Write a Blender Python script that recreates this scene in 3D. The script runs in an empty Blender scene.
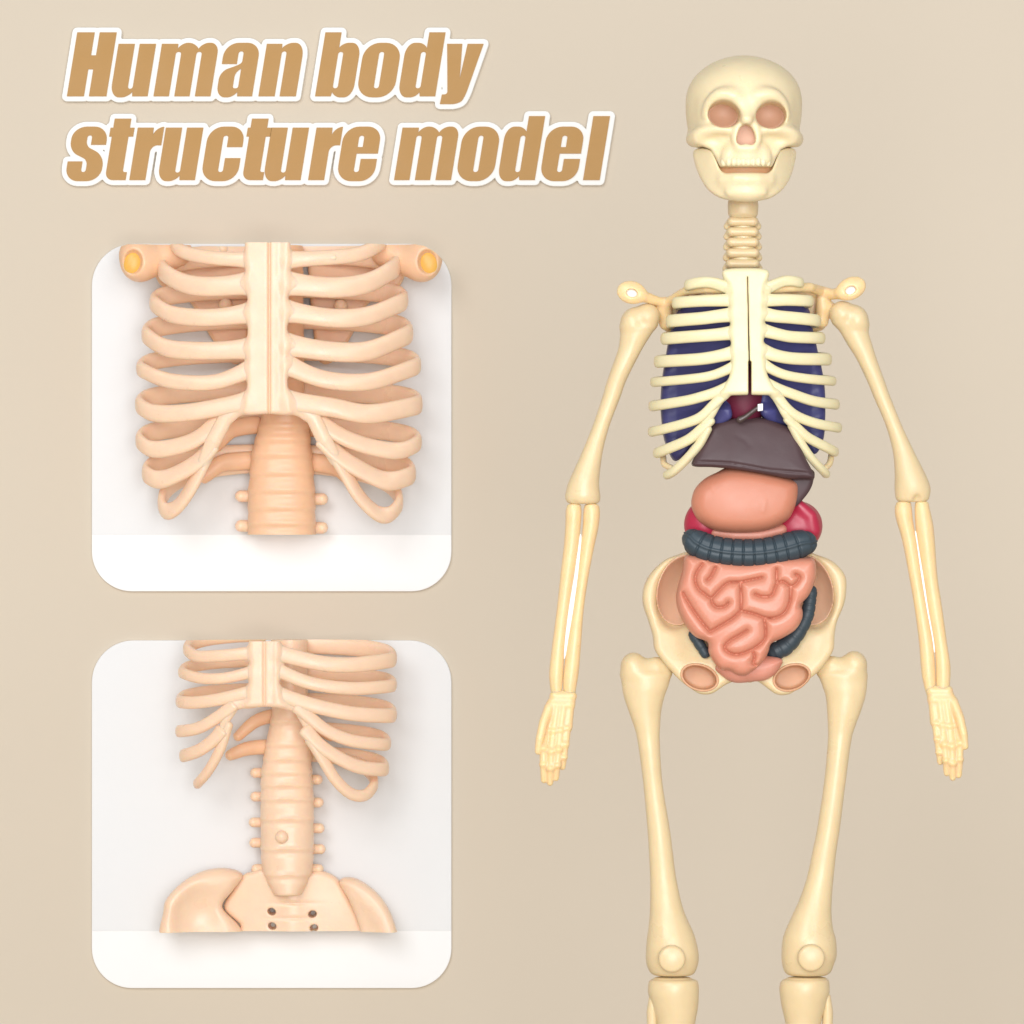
import bpy, bmesh, math, random
import numpy as np

random.seed(4)
S = 0.0004            # metres per unit: the model is about half a metre tall
DC = 6000.0           # camera distance in the same units
WALL = 1400.0          # how far the backdrop stands behind the model
FLOOR = 1404.0        # height of the floor, measured downward like every Z here
scene = bpy.context.scene
col = scene.collection

# ------------------------------------------------------------------ space
# shapes are modelled in units (X to the right, Y towards the viewer, Z downward)
class Space:
    def __init__(self, factor=1.0, back=0.0):
        self.f, self.b = factor, back
    def __call__(self, v):
        v = np.asarray(v, dtype=float)
        out = np.empty_like(v)
        out[..., 0] = (v[..., 0]-512.0)*S*self.f
        out[..., 1] = -v[..., 1]*S*self.f + self.b*S
        out[..., 2] = (512.0-v[..., 2])*S*self.f
        return out
FRONT = Space((DC-30)/DC)                       # the standing model, true at the depth of its ribs
LIMBS = Space((DC+4)/DC)                        # arms, hips and legs hang a little further back
BACK = Space((DC+WALL+20)/DC, WALL)             # things fixed to the backdrop
SHELF = Space((DC+WALL-68)/DC, WALL)            # models fixed to the panels

# ------------------------------------------------------------------ materials
def srgb(r, g, b):
    f = lambda c: (c/255/12.92) if c/255 <= 0.04045 else ((c/255+0.055)/1.055)**2.4
    return (f(r), f(g), f(b))

def material(name, rgb, rough=0.45, sss=0.0, radius=(1, .45, .2), scale=4.0, vary=0.065, freq=160.0,
             bump=0.05, bump_freq=900.0, coat=0.0, spec=0.5):
    m = bpy.data.materials.new(name); m.use_nodes = True
    nt = m.node_tree; n = nt.nodes; l = nt.links
    p = n['Principled BSDF']
    tc = n.new('ShaderNodeTexCoord')
    nz = n.new('ShaderNodeTexNoise'); nz.inputs['Scale'].default_value = freq; nz.inputs['Detail'].default_value = 4
    l.new(tc.outputs['Object'], nz.inputs['Vector'])
    mx = n.new('ShaderNodeMix'); mx.data_type = 'RGBA'
    mx.inputs['A'].default_value = (*[c*(1-vary) for c in rgb], 1)
    mx.inputs['B'].default_value = (*[min(1, c*(1+vary)) for c in rgb], 1)
    l.new(nz.outputs['Fac'], mx.inputs['Factor'])
    l.new(mx.outputs['Result'], p.inputs['Base Color'])
    nr = n.new('ShaderNodeTexNoise'); nr.inputs['Scale'].default_value = freq*.45; nr.inputs['Detail'].default_value = 5
    l.new(tc.outputs['Object'], nr.inputs['Vector'])
    mr = n.new('ShaderNodeMapRange'); mr.inputs['From Min'].default_value = .3; mr.inputs['From Max'].default_value = .7
    mr.inputs['To Min'].default_value = max(.05, rough-.09); mr.inputs['To Max'].default_value = min(1, rough+.09)
    l.new(nr.outputs['Fac'], mr.inputs['Value']); l.new(mr.outputs['Result'], p.inputs['Roughness'])
    p.inputs['Specular IOR Level'].default_value = spec
    if sss:
        p.inputs['Subsurface Weight'].default_value = sss
        p.inputs['Subsurface Radius'].default_value = radius
        p.inputs['Subsurface Scale'].default_value = scale*S
    if coat:
        p.inputs['Coat Weight'].default_value = coat; p.inputs['Coat Roughness'].default_value = 0.25
    if bump:
        nb = n.new('ShaderNodeTexNoise'); nb.inputs['Scale'].default_value = bump_freq; nb.inputs['Detail'].default_value = 3
        l.new(tc.outputs['Object'], nb.inputs['Vector'])
        bp = n.new('ShaderNodeBump'); bp.inputs['Strength'].default_value = bump; bp.inputs['Distance'].default_value = S
        l.new(nb.outputs['Fac'], bp.inputs['Height']); l.new(bp.outputs['Normal'], p.inputs['Normal'])
    return m

BONE = material('cream plastic', (0.82, 0.685, 0.435), 0.34, 0.35, (1, .55, .25), 5)
RIBM = material('pale cream plastic', (0.77, 0.685, 0.43), 0.36, 0.25, (1, .6, .3), 4)
LIMB = material('warm cream plastic', (0.715, 0.56, 0.33), 0.34, 0.35, (1, .5, .22), 5)
THIN = material('amber translucent plastic', (0.80, 0.585, 0.315), 0.34, 0.6, (1, .6, .25), 9, vary=.1)
BLADE = material('orange tinted plastic', (0.80, 0.50, 0.29), 0.42, 0.4, (1, .45, .2), 6)
SOCKET_SHADE = material('cavity shade plastic', (0.66, 0.395, 0.28), 0.5, 0.2, (1, .4, .25), 4)  # pinkish tone puts cavity shade and translucent glow into the colour
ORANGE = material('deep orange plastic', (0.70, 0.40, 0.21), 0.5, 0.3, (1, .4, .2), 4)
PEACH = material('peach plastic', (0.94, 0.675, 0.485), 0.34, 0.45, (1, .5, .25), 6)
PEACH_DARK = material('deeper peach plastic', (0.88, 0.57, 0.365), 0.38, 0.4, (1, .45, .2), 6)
AMBER = material('amber socket plastic', (0.85, 0.47, 0.09), 0.4, 0.3, (1, .5, .1), 5)
TOOTH = material('ivory plastic', (0.82, 0.71, 0.47), 0.35, 0.2)
LUNG = material('navy rubber', (0.055, 0.053, 0.175), 0.5, vary=.2)
LUNGB = material('bright navy rubber', (0.057, 0.057, 0.195), 0.45, vary=.2)
HEART = material('wine red rubber', (0.12, 0.010, 0.030), 0.55, vary=.15, spec=.3)
LIVER = material('dark plum rubber', (0.075, 0.042, 0.046), 0.5, vary=.12, bump=.08, spec=.35)
STOM = material('salmon rubber', (0.58, 0.225, 0.138), 0.42, 0.2, (1, .4, .3), 4, vary=.05)
GUT = material('salmon pink rubber', (0.63, 0.255, 0.168), 0.36, 0.2, (1, .4, .3), 4, vary=.05)
RECT = material('dusky pink rubber', (0.63, 0.265, 0.19), 0.42, 0.2, (1, .4, .3), 4)
COLON = material('slate rubber', (0.034, 0.053, 0.068), 0.5, vary=.12, bump=.1)
KID = material('crimson rubber', (0.42, 0.020, 0.055), 0.4, 0.1, vary=.08)
RECESS_SHADE = material('warm shade tint plastic', (0.62, 0.35, 0.20), 0.55, 0.3, (1, .45, .25), 4)  # darker tan for the shade and see-through warmth of the recess
HOLLOW_SHADE = material('shade tint plastic', (0.78, 0.51, 0.34), 0.5, 0.3, (1, .45, .25), 4)  # tan holds the hollow's shade and translucent tint as colour
TUBE = material('umber rubber', (0.07, 0.045, 0.04), 0.3)
WHITE = material('white plastic', (0.93, 0.93, 0.93), 0.5, vary=.0, bump=0)
PAPER = material('light grey card', (0.81, 0.815, 0.82), 0.7, vary=.02, freq=18, bump=.02)
BROWN = material('caramel card', (0.46, 0.250, 0.072), 0.6, vary=.02, freq=60, bump=.02)
LETW = material('white card', (0.90, 0.89, 0.86), 0.6, vary=0.0, bump=0)
WALLM = material('beige paper', (0.648, 0.566, 0.458), 0.85, vary=.018, freq=5.0, bump=.02, bump_freq=300, spec=.2)

# ------------------------------------------------------------------ objects
def tag(o, label=None, cat=None, group=None, kind=None):
    if label: o['label'] = label
    if cat: o['category'] = cat
    if group: o['group'] = group
    if kind: o['kind'] = kind
    return o

def thing(name, label, cat, at, space):
    o = bpy.data.objects.new(name, None); col.objects.link(o)
    o.empty_display_size = .02
    o.location = space(np.array(at, float)); o['space_factor'] = space.f
    del o['space_factor']
    return tag(o, label, cat)

def world_loc(o):
    v = np.zeros(3)
    while o is not None:
        v += np.array(o.location); o = o.parent
    return v

def mesh_obj(name, vf, mat, parent=None, space=FRONT, smooth=True, label=None, cuts=None, flat_angle=None):
    v, f = vf
    w = space(np.asarray(v, float))
    pivot = np.array([(w[:, 0].min()+w[:, 0].max())/2, (w[:, 1].min()+w[:, 1].max())/2, w[:, 2].min()])
    me = bpy.data.meshes.new(name)
    me.from_pydata((w-pivot).tolist(), [], [list(map(int, q)) for q in f])
    if cuts:
        bm = bmesh.new(); bm.from_mesh(me)
        for (pt, nrm) in cuts:              # keep the side the normal points away from
            if not bm.verts: break
            p = space(np.array(pt, float))-pivot
            nn = (nrm[0], -nrm[1], -nrm[2])
            r = bmesh.ops.bisect_plane(bm, geom=bm.verts[:]+bm.edges[:]+bm.faces[:], dist=1e-7, plane_co=p, plane_no=nn, clear_outer=True)
            ed = [e for e in r['geom_cut'] if isinstance(e, bmesh.types.BMEdge)]
            if ed:
                rr = bmesh.ops.triangle_fill(bm, use_beauty=True, use_dissolve=False, edges=ed)
                for g in rr['geom']:
                    if isinstance(g, bmesh.types.BMFace): g.smooth = False
        bmesh.ops.recalc_face_normals(bm, faces=bm.faces[:])
        bm.to_mesh(me); bm.free()
    me.validate(); me.update()
    me.materials.append(mat)
    if smooth:
        me.polygons.foreach_set('use_smooth', [True]*len(me.polygons))
        if cuts or flat_angle: me.set_sharp_from_angle(angle=math.radians(flat_angle or 60))
    o = bpy.data.objects.new(name, me); col.objects.link(o)
    if parent is not None:
        o.parent = parent; o.location = pivot-world_loc(parent)
    else:
        o.location = pivot
    if label: o['label'] = label
    return o

# ------------------------------------------------------------------ curves
def spline(pts, n=8, closed=False):
    p = np.asarray(pts, float); m = len(p); out = []
    rng = range(m) if closed else range(m-1)
    for i in rng:
        if closed: a, b, c, d = p[(i-1) % m], p[i], p[(i+1) % m], p[(i+2) % m]
        else: a, b, c, d = p[max(i-1, 0)], p[i], p[i+1], p[min(i+2, m-1)]
        for k in range(n):
            t = k/n
            out.append(.5*((2*b)+(c-a)*t+(2*a-5*b+4*c-d)*t*t+(3*b-3*c+d-a)*t**3))
    if not closed: out.append(p[-1])
    return np.array(out)

# ------------------------------------------------------------------ lofts
def rings_to_mesh(rings):
    n = len(rings[0]); v = np.concatenate(rings); f = []
    for i in range(len(rings)-1):
        for k in range(n):
            a, b = i*n+k, i*n+(k+1) % n
            f.append((a, b, b+n, a+n))
    f.append(tuple(range(n-1, -1, -1))); f.append(tuple(range((len(rings)-1)*n, len(rings)*n)))
    return v, f

def fix(vf):
    """faces turned outward"""
    v, f = vf
    bm = bmesh.new()
    vs = [bm.verts.new(p) for p in v]
    for q in f: bm.faces.new([vs[i] for i in q])
    bmesh.ops.recalc_face_normals(bm, faces=bm.faces[:])
    bm.verts.index_update()
    out = (np.array([p.co for p in bm.verts]), [[w.index for w in q.verts] for q in bm.faces])
    bm.free()
    return out

def tube(path, ha, hb, ref, seg=16, mod=None, caps=True, sq=1.0):
    """path: points; ha half width across, hb half thickness along ref (function of point -> outward direction)"""
    path = np.asarray(path, float); n = len(path)
    ha = np.broadcast_to(np.asarray(ha, float), (n,)).copy(); hb = np.broadcast_to(np.asarray(hb, float), (n,)).copy()
    T = np.gradient(path, axis=0); T /= np.linalg.norm(T, axis=1)[:, None]+1e-9
    st = []
    for i in range(n): st.append((path[i], T[i], ha[i], hb[i], i/(n-1)))
    if caps:
        def cap(i, sgn):
            o = []
            for a in (20, 42, 62, 80):
                c, s_ = math.cos(math.radians(a)), math.sin(math.radians(a))
                o.append((path[i]+sgn*T[i]*s_*min(ha[i], hb[i])*.9, T[i], ha[i]*c, hb[i]*c, i/(n-1)))
            return o
        st = cap(0, -1)[::-1]+st+cap(n-1, 1)
    rings = []
    for (p, t, a, b, u) in st:
        r = np.asarray(ref(p), float); r = r-t*np.dot(r, t); r /= np.linalg.norm(r)+1e-9
        q = np.cross(t, r)
        ring = []
        for k in range(seg):
            th = 2*math.pi*k/seg
            mm = mod(u, th) if mod else 1.0
            c1, s1 = math.cos(th), math.sin(th)
            if sq != 1.0: c1, s1 = math.copysign(abs(c1)**sq, c1), math.copysign(abs(s1)**sq, s1)
            ring.append(p+q*(a*mm*c1)+r*(b*mm*s1))
        rings.append(np.array(ring))
    return fix(rings_to_mesh(rings))

def slices(st, seg=28, dc=0.0, dr=0.85, dmin=0, sq=1.0, n=4, ends=True, top=2.5, bottom=2.5):
    """st: (z, x left, x right[, depth centre, depth half]) -> round bone built from horizontal sections"""
    rows = []
    for s_ in st:
        z, a, b = s_[:3]
        c = s_[3] if len(s_) > 3 else dc
        h = s_[4] if len(s_) > 4 else max(dmin, (b-a)/2*dr)
        rows.append((z, (a+b)/2, (b-a)/2, c, h))
    r = spline(rows, n)
    r[:, 2] = np.maximum(r[:, 2], .3); r[:, 4] = np.maximum(r[:, 4], .3)
    if ends:
        def cap(row, sgn):
            o = []
            for a in (15, 30, 45, 60, 74, 86):
                c, s2 = math.cos(math.radians(a))**.7, math.sin(math.radians(a))
                o.append((row[0]+sgn*s2*(top if sgn < 0 else bottom), row[1], row[2]*c, row[3], row[4]*c))
            return o
        r = np.array(cap(r[0], -1)[::-1]+[tuple(q) for q in r]+cap(r[-1], 1))
    rings = []
    for z, cx, hx, cd, hd in r:
        ring = []
        for k in range(seg):
            th = 2*math.pi*k/seg; c, s2 = math.cos(th), math.sin(th)
            c = math.copysign(abs(c)**sq, c); s2 = math.copysign(abs(s2)**sq, s2)
            ring.append((cx+hx*c, cd+hd*s2, z))
        rings.append(np.array(ring))
    return fix(rings_to_mesh(rings))

# ------------------------------------------------------------------ solid modelling by distance fields
def smin(a, b, k):
    if k <= 0: return np.minimum(a, b)
    h = np.maximum(k-np.abs(a-b), 0)/k
    return np.minimum(a, b)-h*h*k*.25

def poly_dist(poly, X, Z):
    d = np.full(np.broadcast(X, Z).shape, 1e18); ins = np.zeros(d.shape, bool)
    p = np.asarray(poly, float); q = np.roll(p, -1, axis=0)
    for (ax, az), (bx, bz) in zip(p, q):
        ex, ez = bx-ax, bz-az
        L = ex*ex+ez*ez
        if L < 1e-12: continue
        wx, wz = X-ax, Z-az
        t = np.clip((wx*ex+wz*ez)/L, 0, 1)
        d = np.minimum(d, (wx-ex*t)**2+(wz-ez*t)**2)
        if az != bz:
            c = ((az <= Z) & (bz > Z)) | ((bz <= Z) & (az > Z))
            xi = ax+(Z-az)/(bz-az)*ex
            ins ^= c & (X < xi)
    d = np.sqrt(d)
    return np.where(ins, -d, d)

def line_dist(pts, X, Z):
    d = np.full(np.broadcast(X, Z).shape, 1e18)
    for (ax, az), (bx, bz) in zip(pts[:-1], pts[1:]):
        ex, ez = bx-ax, bz-az; L = ex*ex+ez*ez+1e-9
        wx, wz = X-ax, Z-az
        t = np.clip((wx*ex+wz*ez)/L, 0, 1)
        d = np.minimum(d, (wx-ex*t)**2+(wz-ez*t)**2)
    return np.sqrt(d)

class Solid:
    def __init__(self, lo, hi, h=1.0):
        self.lo = np.array(lo, float); self.h = h
        self.n = [int(math.ceil((b-a)/h))+1 for a, b in zip(lo, hi)]
        self.ax = [self.lo[i]+h*np.arange(self.n[i]) for i in range(3)]
        self.f = np.full(self.n, 50.0, dtype=np.float32)
    def _win(self, lo, hi):
        sl = []
        for i in range(3):
            a = max(0, int((lo[i]-self.lo[i])/self.h)-1); b = min(self.n[i], int((hi[i]-self.lo[i])/self.h)+3)
            if b <= a: return None
            sl.append(slice(a, b))
        X = self.ax[0][sl[0]][:, None, None]; Y = self.ax[1][sl[1]][None, :, None]; Z = self.ax[2][sl[2]][None, None, :]
        return tuple(sl), X, Y, Z
    def _op(self, fn, lo, hi, k, sub):
        pad = 2*k+10
        w = self._win(np.array(lo)-pad, np.array(hi)+pad)
        if w is None: return self
        sl, X, Y, Z = w
        d = fn(X, Y, Z)
        if sub: self.f[sl] = -smin(-self.f[sl], d, k)
        else: self.f[sl] = smin(self.f[sl], d, k)
        return self
    def ell(self, c, r, k=0, sub=False, rot=0.0):
        """rot: turn in the X-Z plane, degrees"""
        cs, sn = math.cos(math.radians(rot)), math.sin(math.radians(rot))
        R = max(r)
        def fn(X, Y, Z):
            x = (X-c[0])*cs+(Z-c[2])*sn; z = -(X-c[0])*sn+(Z-c[2])*cs; y = Y-c[1]
            k0 = np.sqrt((x/r[0])**2+(y/r[1])**2+(z/r[2])**2); k1 = np.sqrt((x/r[0]**2)**2+(y/r[1]**2)**2+(z/r[2]**2)**2)
            return k0*(k0-1)/np.maximum(k1, 1e-6)
        b = (R if rot else r[0], r[1], R if rot else r[2])
        return self._op(fn, np.array(c)-b, np.array(c)+b, k, sub)
    def chain(self, pts, k=0, sub=False, flat=1.0):
        """pts: (x, y, z, radius)"""
        p = np.asarray(pts, float)
        def fn(X, Y, Z):
            d = None
            for a, b in zip(p[:-1], p[1:]):
                e = b[:3]-a[:3]; L = float(e@e)+1e-9
                t = np.clip(((X-a[0])*e[0]+(Y-a[1])*e[1]+(Z-a[2])*e[2])/L, 0, 1)
                q = np.sqrt((X-a[0]-e[0]*t)**2+((Y-a[1]-e[1]*t)*flat)**2+(Z-a[2]-e[2]*t)**2)-(a[3]+(b[3]-a[3])*t)
                d = q if d is None else np.minimum(d, q)
            return d
        r = p[:, 3].max()*max(1, 1/flat)
        return self._op(fn, p[:, :3].min(0)-r, p[:, :3].max(0)+r, k, sub)
    def pillow(self, poly, yc, hy, R, k=0, sub=False, dome=0.0, span=20.0, front=None):
        """an outline given thickness: rounded by R at its rim, swelling by dome; front(X, Z, d): extra thickness on the front"""
        P = np.asarray(poly, float)
        def fn(X, Y, Z):
            d2 = poly_dist(P, X, Z)
            c = yc(X, Z) if callable(yc) else yc
            t = np.clip(-d2/span, 0, 1); g = dome*(1-(1-t)**2)
            y = Y-c
            top = g+(front(X, Z, d2) if front else 0)
            qy = np.where(y > 0, y-top, -y-g)-(hy-R)
            qx = d2+R
            return np.sqrt(np.maximum(qx, 0)**2+np.maximum(qy, 0)**2)+np.minimum(np.maximum(qx, qy), 0)-R
        lo = (P[:, 0].min(), self.ax[1][0], P[:, 1].min()); hi = (P[:, 0].max(), self.ax[1][-1], P[:, 1].max())
        return self._op(fn, lo, hi, k, sub)
    def bone(self, st, dc=0.0, dr=.85, k=0):
        """st: (z, x left, x right) sections of a round bone"""
        r = spline([(z, (a+b)/2, (b-a)/2) for z, a, b in st], 6)
        def fn(X, Y, Z):
            z = np.clip(Z, r[0, 0], r[-1, 0])
            cx = np.interp(z, r[:, 0], r[:, 1]); hx = np.interp(z, r[:, 0], r[:, 2])
            e = np.interp(z, *dr) if isinstance(dr, tuple) else dr
            q = (np.sqrt(((X-cx)/hx)**2+((Y-dc)/(hx*e))**2)-1)*hx*np.minimum(1, e)
            return -smin(-q, -np.maximum(r[0, 0]-Z, Z-r[-1, 0]), 4)
        h = r[:, 2].max(); dr_ = 1.0
        return self._op(fn, ((r[:, 1]-r[:, 2]).min(), dc-h*dr_, r[0, 0]), ((r[:, 1]+r[:, 2]).max(), dc+h*dr_, r[-1, 0]), k, False)
    def box(self, c, hsz, r, k=0, sub=False):
        def fn(X, Y, Z):
            q = [np.abs(A-c[i])-(hsz[i]-r) for i, A in enumerate((X, Y, Z))]
            o = np.sqrt(sum(np.maximum(a, 0)**2 for a in q))
            return o+np.minimum(np.maximum(np.maximum(q[0], q[1]), q[2]), 0)-r
        return self._op(fn, np.array(c)-hsz, np.array(c)+hsz, k, sub)
    def mesh(self, relax=1):
        f = np.pad(self.f, 1, constant_values=50.0); lo = self.lo-self.h
        ins = f < 0
        cs = [ins[i:f.shape[0]-1+i, j:f.shape[1]-1+j, k:f.shape[2]-1+k] for i in (0, 1) for j in (0, 1) for k in (0, 1)]
        cnt = sum(c.astype(np.int8) for c in cs)
        I, J, K = np.nonzero((cnt > 0) & (cnt < 8))
        acc = np.zeros((len(I), 3)); num = np.zeros(len(I))
        cor = [(i, j, k) for i in (0, 1) for j in (0, 1) for k in (0, 1)]
        for a in cor:
            for ax in range(3):
                if a[ax]: continue
                b = list(a); b[ax] = 1
                fa = f[I+a[0], J+a[1], K+a[2]].astype(float); fb = f[I+b[0], J+b[1], K+b[2]].astype(float)
                m = (fa < 0) != (fb < 0)
                t = np.where(m, fa/np.where(m, fa-fb, 1), 0)
                pos = np.tile(np.array(a, float), (len(I), 1)); pos[:, ax] = t
                acc += pos*m[:, None]; num += m
        v = lo+(acc/num[:, None]+np.stack([I, J, K], 1))*self.h
        idx = np.full(np.array(f.shape)-1, -1, dtype=np.int64); idx[I, J, K] = np.arange(len(I))
        F = []
        for ax in range(3):
            o1, o2 = (ax+1) % 3, (ax+2) % 3
            sl0 = [slice(None)]*3; sl1 = [slice(None)]*3
            sl0[ax] = slice(0, -1); sl1[ax] = slice(1, None)
            a = ins[tuple(sl0)]; b = ins[tuple(sl1)]
            P = np.stack(np.nonzero(a != b), 1)
            ok = (P[:, o1] > 0) & (P[:, o2] > 0) & (P[:, o1] < f.shape[o1]-1) & (P[:, o2] < f.shape[o2]-1)
            P = P[ok]
            def at(d1, d2):
                Q = P.copy(); Q[:, o1] -= d1; Q[:, o2] -= d2
                return idx[Q[:, 0], Q[:, 1], Q[:, 2]]
            q = np.stack([at(1, 1), at(0, 1), at(0, 0), at(1, 0)], 1)
            flip = ~a[P[:, 0], P[:, 1], P[:, 2]]
            q[flip] = q[flip][:, ::-1]
            F.append(q)
        F = np.concatenate(F)
        for _ in range(relax):
            s_ = np.zeros_like(v); n_ = np.zeros(len(v))
            for i in range(4):
                a, b = F[:, i], F[:, (i+1) % 4]
                np.add.at(s_, a, v[b]); np.add.at(n_, a, 1); np.add.at(s_, b, v[a]); np.add.at(n_, b, 1)
            v = v*.5+.5*s_/np.maximum(n_, 1)[:, None]
        return v, F.tolist()

def zoomed(pts, ox, oy, sc):
    return [(x/sc+ox, y/sc+oy)+tuple(r) for x, y, *r in pts]

# ================================================================== BACKDROP
def build_backdrop():
    prof = []
    w, fl, R = -(WALL+24.3*BACK.f)/LIMBS.f, FLOOR, 230.0
    prof.append((w, -900))
    prof.append((w, fl-R))
    for a in range(10, 90, 10):
        c, s_ = math.cos(math.radians(a)), math.sin(math.radians(a))
        prof.append((w+R*(1-c), fl-R*(1-s_)))
    prof.append((w+R, fl)); prof.append((2500, fl))
    v, f = [], []
    for y, z in prof: v += [(-2600, y, z), (3600, y, z)]
    for i in range(len(prof)-1): f.append((2*i, 2*i+1, 2*i+3, 2*i+2))
    o = mesh_obj('backdrop', (np.array(v, float), f), WALLM, None, LIMBS, True)
    tag(o, 'plain beige paper backdrop curving down to the floor', None, None, 'structure')
build_backdrop()

# ================================================================== LETTERING
def rounded(pts):
    out = []; n = len(pts)
    for i, (x, y, r) in enumerate(pts):
        if r <= 0: out.append((x, y)); continue
        p = np.array((x, y)); a = np.array(pts[i-1][:2])-p; b = np.array(pts[(i+1) % n][:2])-p
        la, lb = np.linalg.norm(a), np.linalg.norm(b)
        ra = min(r, la*.5 if pts[i-1][2] > 0 else la); rb = min(r, lb*.5 if pts[(i+1) % n][2] > 0 else lb)
        A, B = p+a/la*ra, p+b/lb*rb
        for k in range(9):
            t = k/8; c = .56
            c1, c2 = A+(p-A)*c, B+(p-B)*c
            out.append(tuple((1-t)**3*A+3*(1-t)**2*t*c1+3*(1-t)*t*t*c2+t**3*B))
    return out

def R4(x0, y0, x1, y1, r): return [(x0, y0, r), (x1, y0, r), (x1, y1, r), (x0, y1, r)]
u_ = [(0, 52.5, 0), (16.3, 52.5, 0), (16.3, 7.5, 2.4), (21.2, 7.5, 2.4), (21.2, 52.5, 0), (37.5, 52.5, 0), (37.5, 0, 0), (22, 0, 0), (21.6, 4.6, 0), (17.5, -1, 6), (0, -1, 13)]
n_ = [(37.5-x, 52.5-y, r) for x, y, r in u_]
b_ = [(0, 0, 0), (0, 64, 0), (16.2, 64, 0), (16.2, 48.5, 0), (20, 53.5, 5), (37.5, 53.5, 13), (37.5, -1, 13), (20, -1, 5), (16.4, 4.2, 0), (15.6, 0, 0)]
hole = R4(16.2, 8, 21.3, 44.5, 2.5)
mir = lambda g: [(37.5-x, y, r) for x, y, r in g]
GLYPH = {
 'H': [[(0, 0, 0), (17, 0, 0), (17, 27, 0), (22, 27, 0), (22, 0, 0), (39.5, 0, 0), (39.5, 64, 0), (22.5, 64, 0), (22.5, 41, 0), (17.5, 41, 0), (17.5, 64, 0), (0, 64, 0)]],
 'u': [u_], 'n': [n_],
 'm': [[(0, 52.5, 0), (0, 0, 0), (15.4, 0, 0), (15.4, 44.5, 2.5), (20.8, 44.5, 2.5), (20.8, 0, 0), (36, 0, 0), (36, 44.5, 2.5), (41.4, 44.5, 2.5), (41.4, 0, 0), (57, 0, 0), (57, 53.5, 10), (41, 53.5, 6), (37.4, 47.5, 0), (34, 53.5, 7), (20, 53.5, 6), (16.6, 47.5, 0), (16.4, 52.5, 0)]],
 'a': [[(.5, 32.3, 0), (.5, 53.5, 14), (36, 53.5, 13), (36, 0, 0), (21, 0, 0), (20.5, 4.5, 0), (17, -1, 6), (0, -1, 11), (0, 25, 8), (15.5, 30.5, 3), (20.6, 33.5, 2), (20.6, 45, 2.4), (15.5, 45, 2.4), (15.5, 32.3, 0)],
       [(15.2, 8, 2), (20.6, 8, 2), (20.6, 27.8, 0), (15.2, 23.5, 4)]],
 'b': [b_, hole], 'd': [mir(b_), mir(hole)],
 'o': [R4(0, -1, 37.5, 53.5, 16), hole],
 'y': [[(0, 52.5, 0), (15.2, 52.5, 0), (18.2, 18, 0), (20.5, 52.5, 0), (36.5, 52.5, 0), (26.5, 0, 6), (22, -7.8, 8), (2.5, -7.8, 0), (3, 1.8, 0), (8.5, 2, 3)]],
 's': [[(20.5, 35.3, 0), (35.5, 35.3, 0), (35.5, 53.5, 14), (0, 53.5, 14), (0, 29, 9), (19.5, 20, 5), (19.5, 8, 2.4), (14.8, 8, 2.4), (14.8, 18.7, 0), (0, 18.7, 0), (0, -1, 13), (35.5, -1, 14), (35.5, 24.5, 10), (15.8, 34, 5), (15.8, 44.8, 2.4), (20.5, 44.8, 2.4)]],
 't': [[(2.7, 61.5, 0), (19.3, 61.5, 0), (19.3, 52.4, 0), (24, 52.4, 0), (24, 43.5, 0), (19.3, 43.5, 0), (19.3, 8, 2), (23.5, 8, 0), (23.5, 0, 0), (2.7, 0, 8), (2.7, 43.5, 0), (0, 43.5, 0), (0, 52.4, 0), (2.7, 52.4, 0)]],
 'r': [[(0, 0, 0), (0, 52.5, 0), (16, 52.5, 0), (16.4, 45.5, 0), (20, 53, 6), (26.3, 53.3, 0), (26.3, 34.8, 0), (16, 35, 7), (16, 0, 0)]],
 'c': [[(36.5, 33, 0), (36.5, 53.5, 14), (0, 53.5, 15), (0, -1, 15), (36.5, -1, 14), (36.5, 22, 0), (21, 22, 0), (21, 8, 2.4), (16, 8, 2.4), (16, 44.5, 2.4), (21, 44.5, 2.4), (21, 33, 0)]],
 'e': [[(37.5, 26.5, 0), (37.5, 53.5, 14), (0, 53.5, 15), (0, -1, 15), (37.5, -1, 14), (37.5, 21.2, 0), (21.3, 21.2, 0), (21.3, 8, 2.4), (16.2, 8, 2.4), (16.2, 26.5, 0)],
       [(16.2, 33, 0), (21.3, 33, 0), (21.3, 44.5, 2.4), (16.2, 44.5, 2.4)]],
 'l': [[(0, 0, 0), (16.7, 0, 0), (16.7, 64, 0), (0, 64, 0)]],
}
LINES = [(96.2, [('H', 66.8), ('u', 110), ('m', 153.4), ('a', 216), ('n', 258.3), ('b', 315), ('o', 356), ('d', 397.7), ('y', 438.6)]),
         (180.0, [('s', 64.6), ('t', 102), ('r', 129.2), ('u', 157.3), ('c', 200.4), ('t', 239.3), ('u', 263), ('r', 308), ('e', 336), ('m', 394), ('o', 455.3), ('d', 497.3), ('e', 539.2), ('l', 583)])]

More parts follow.
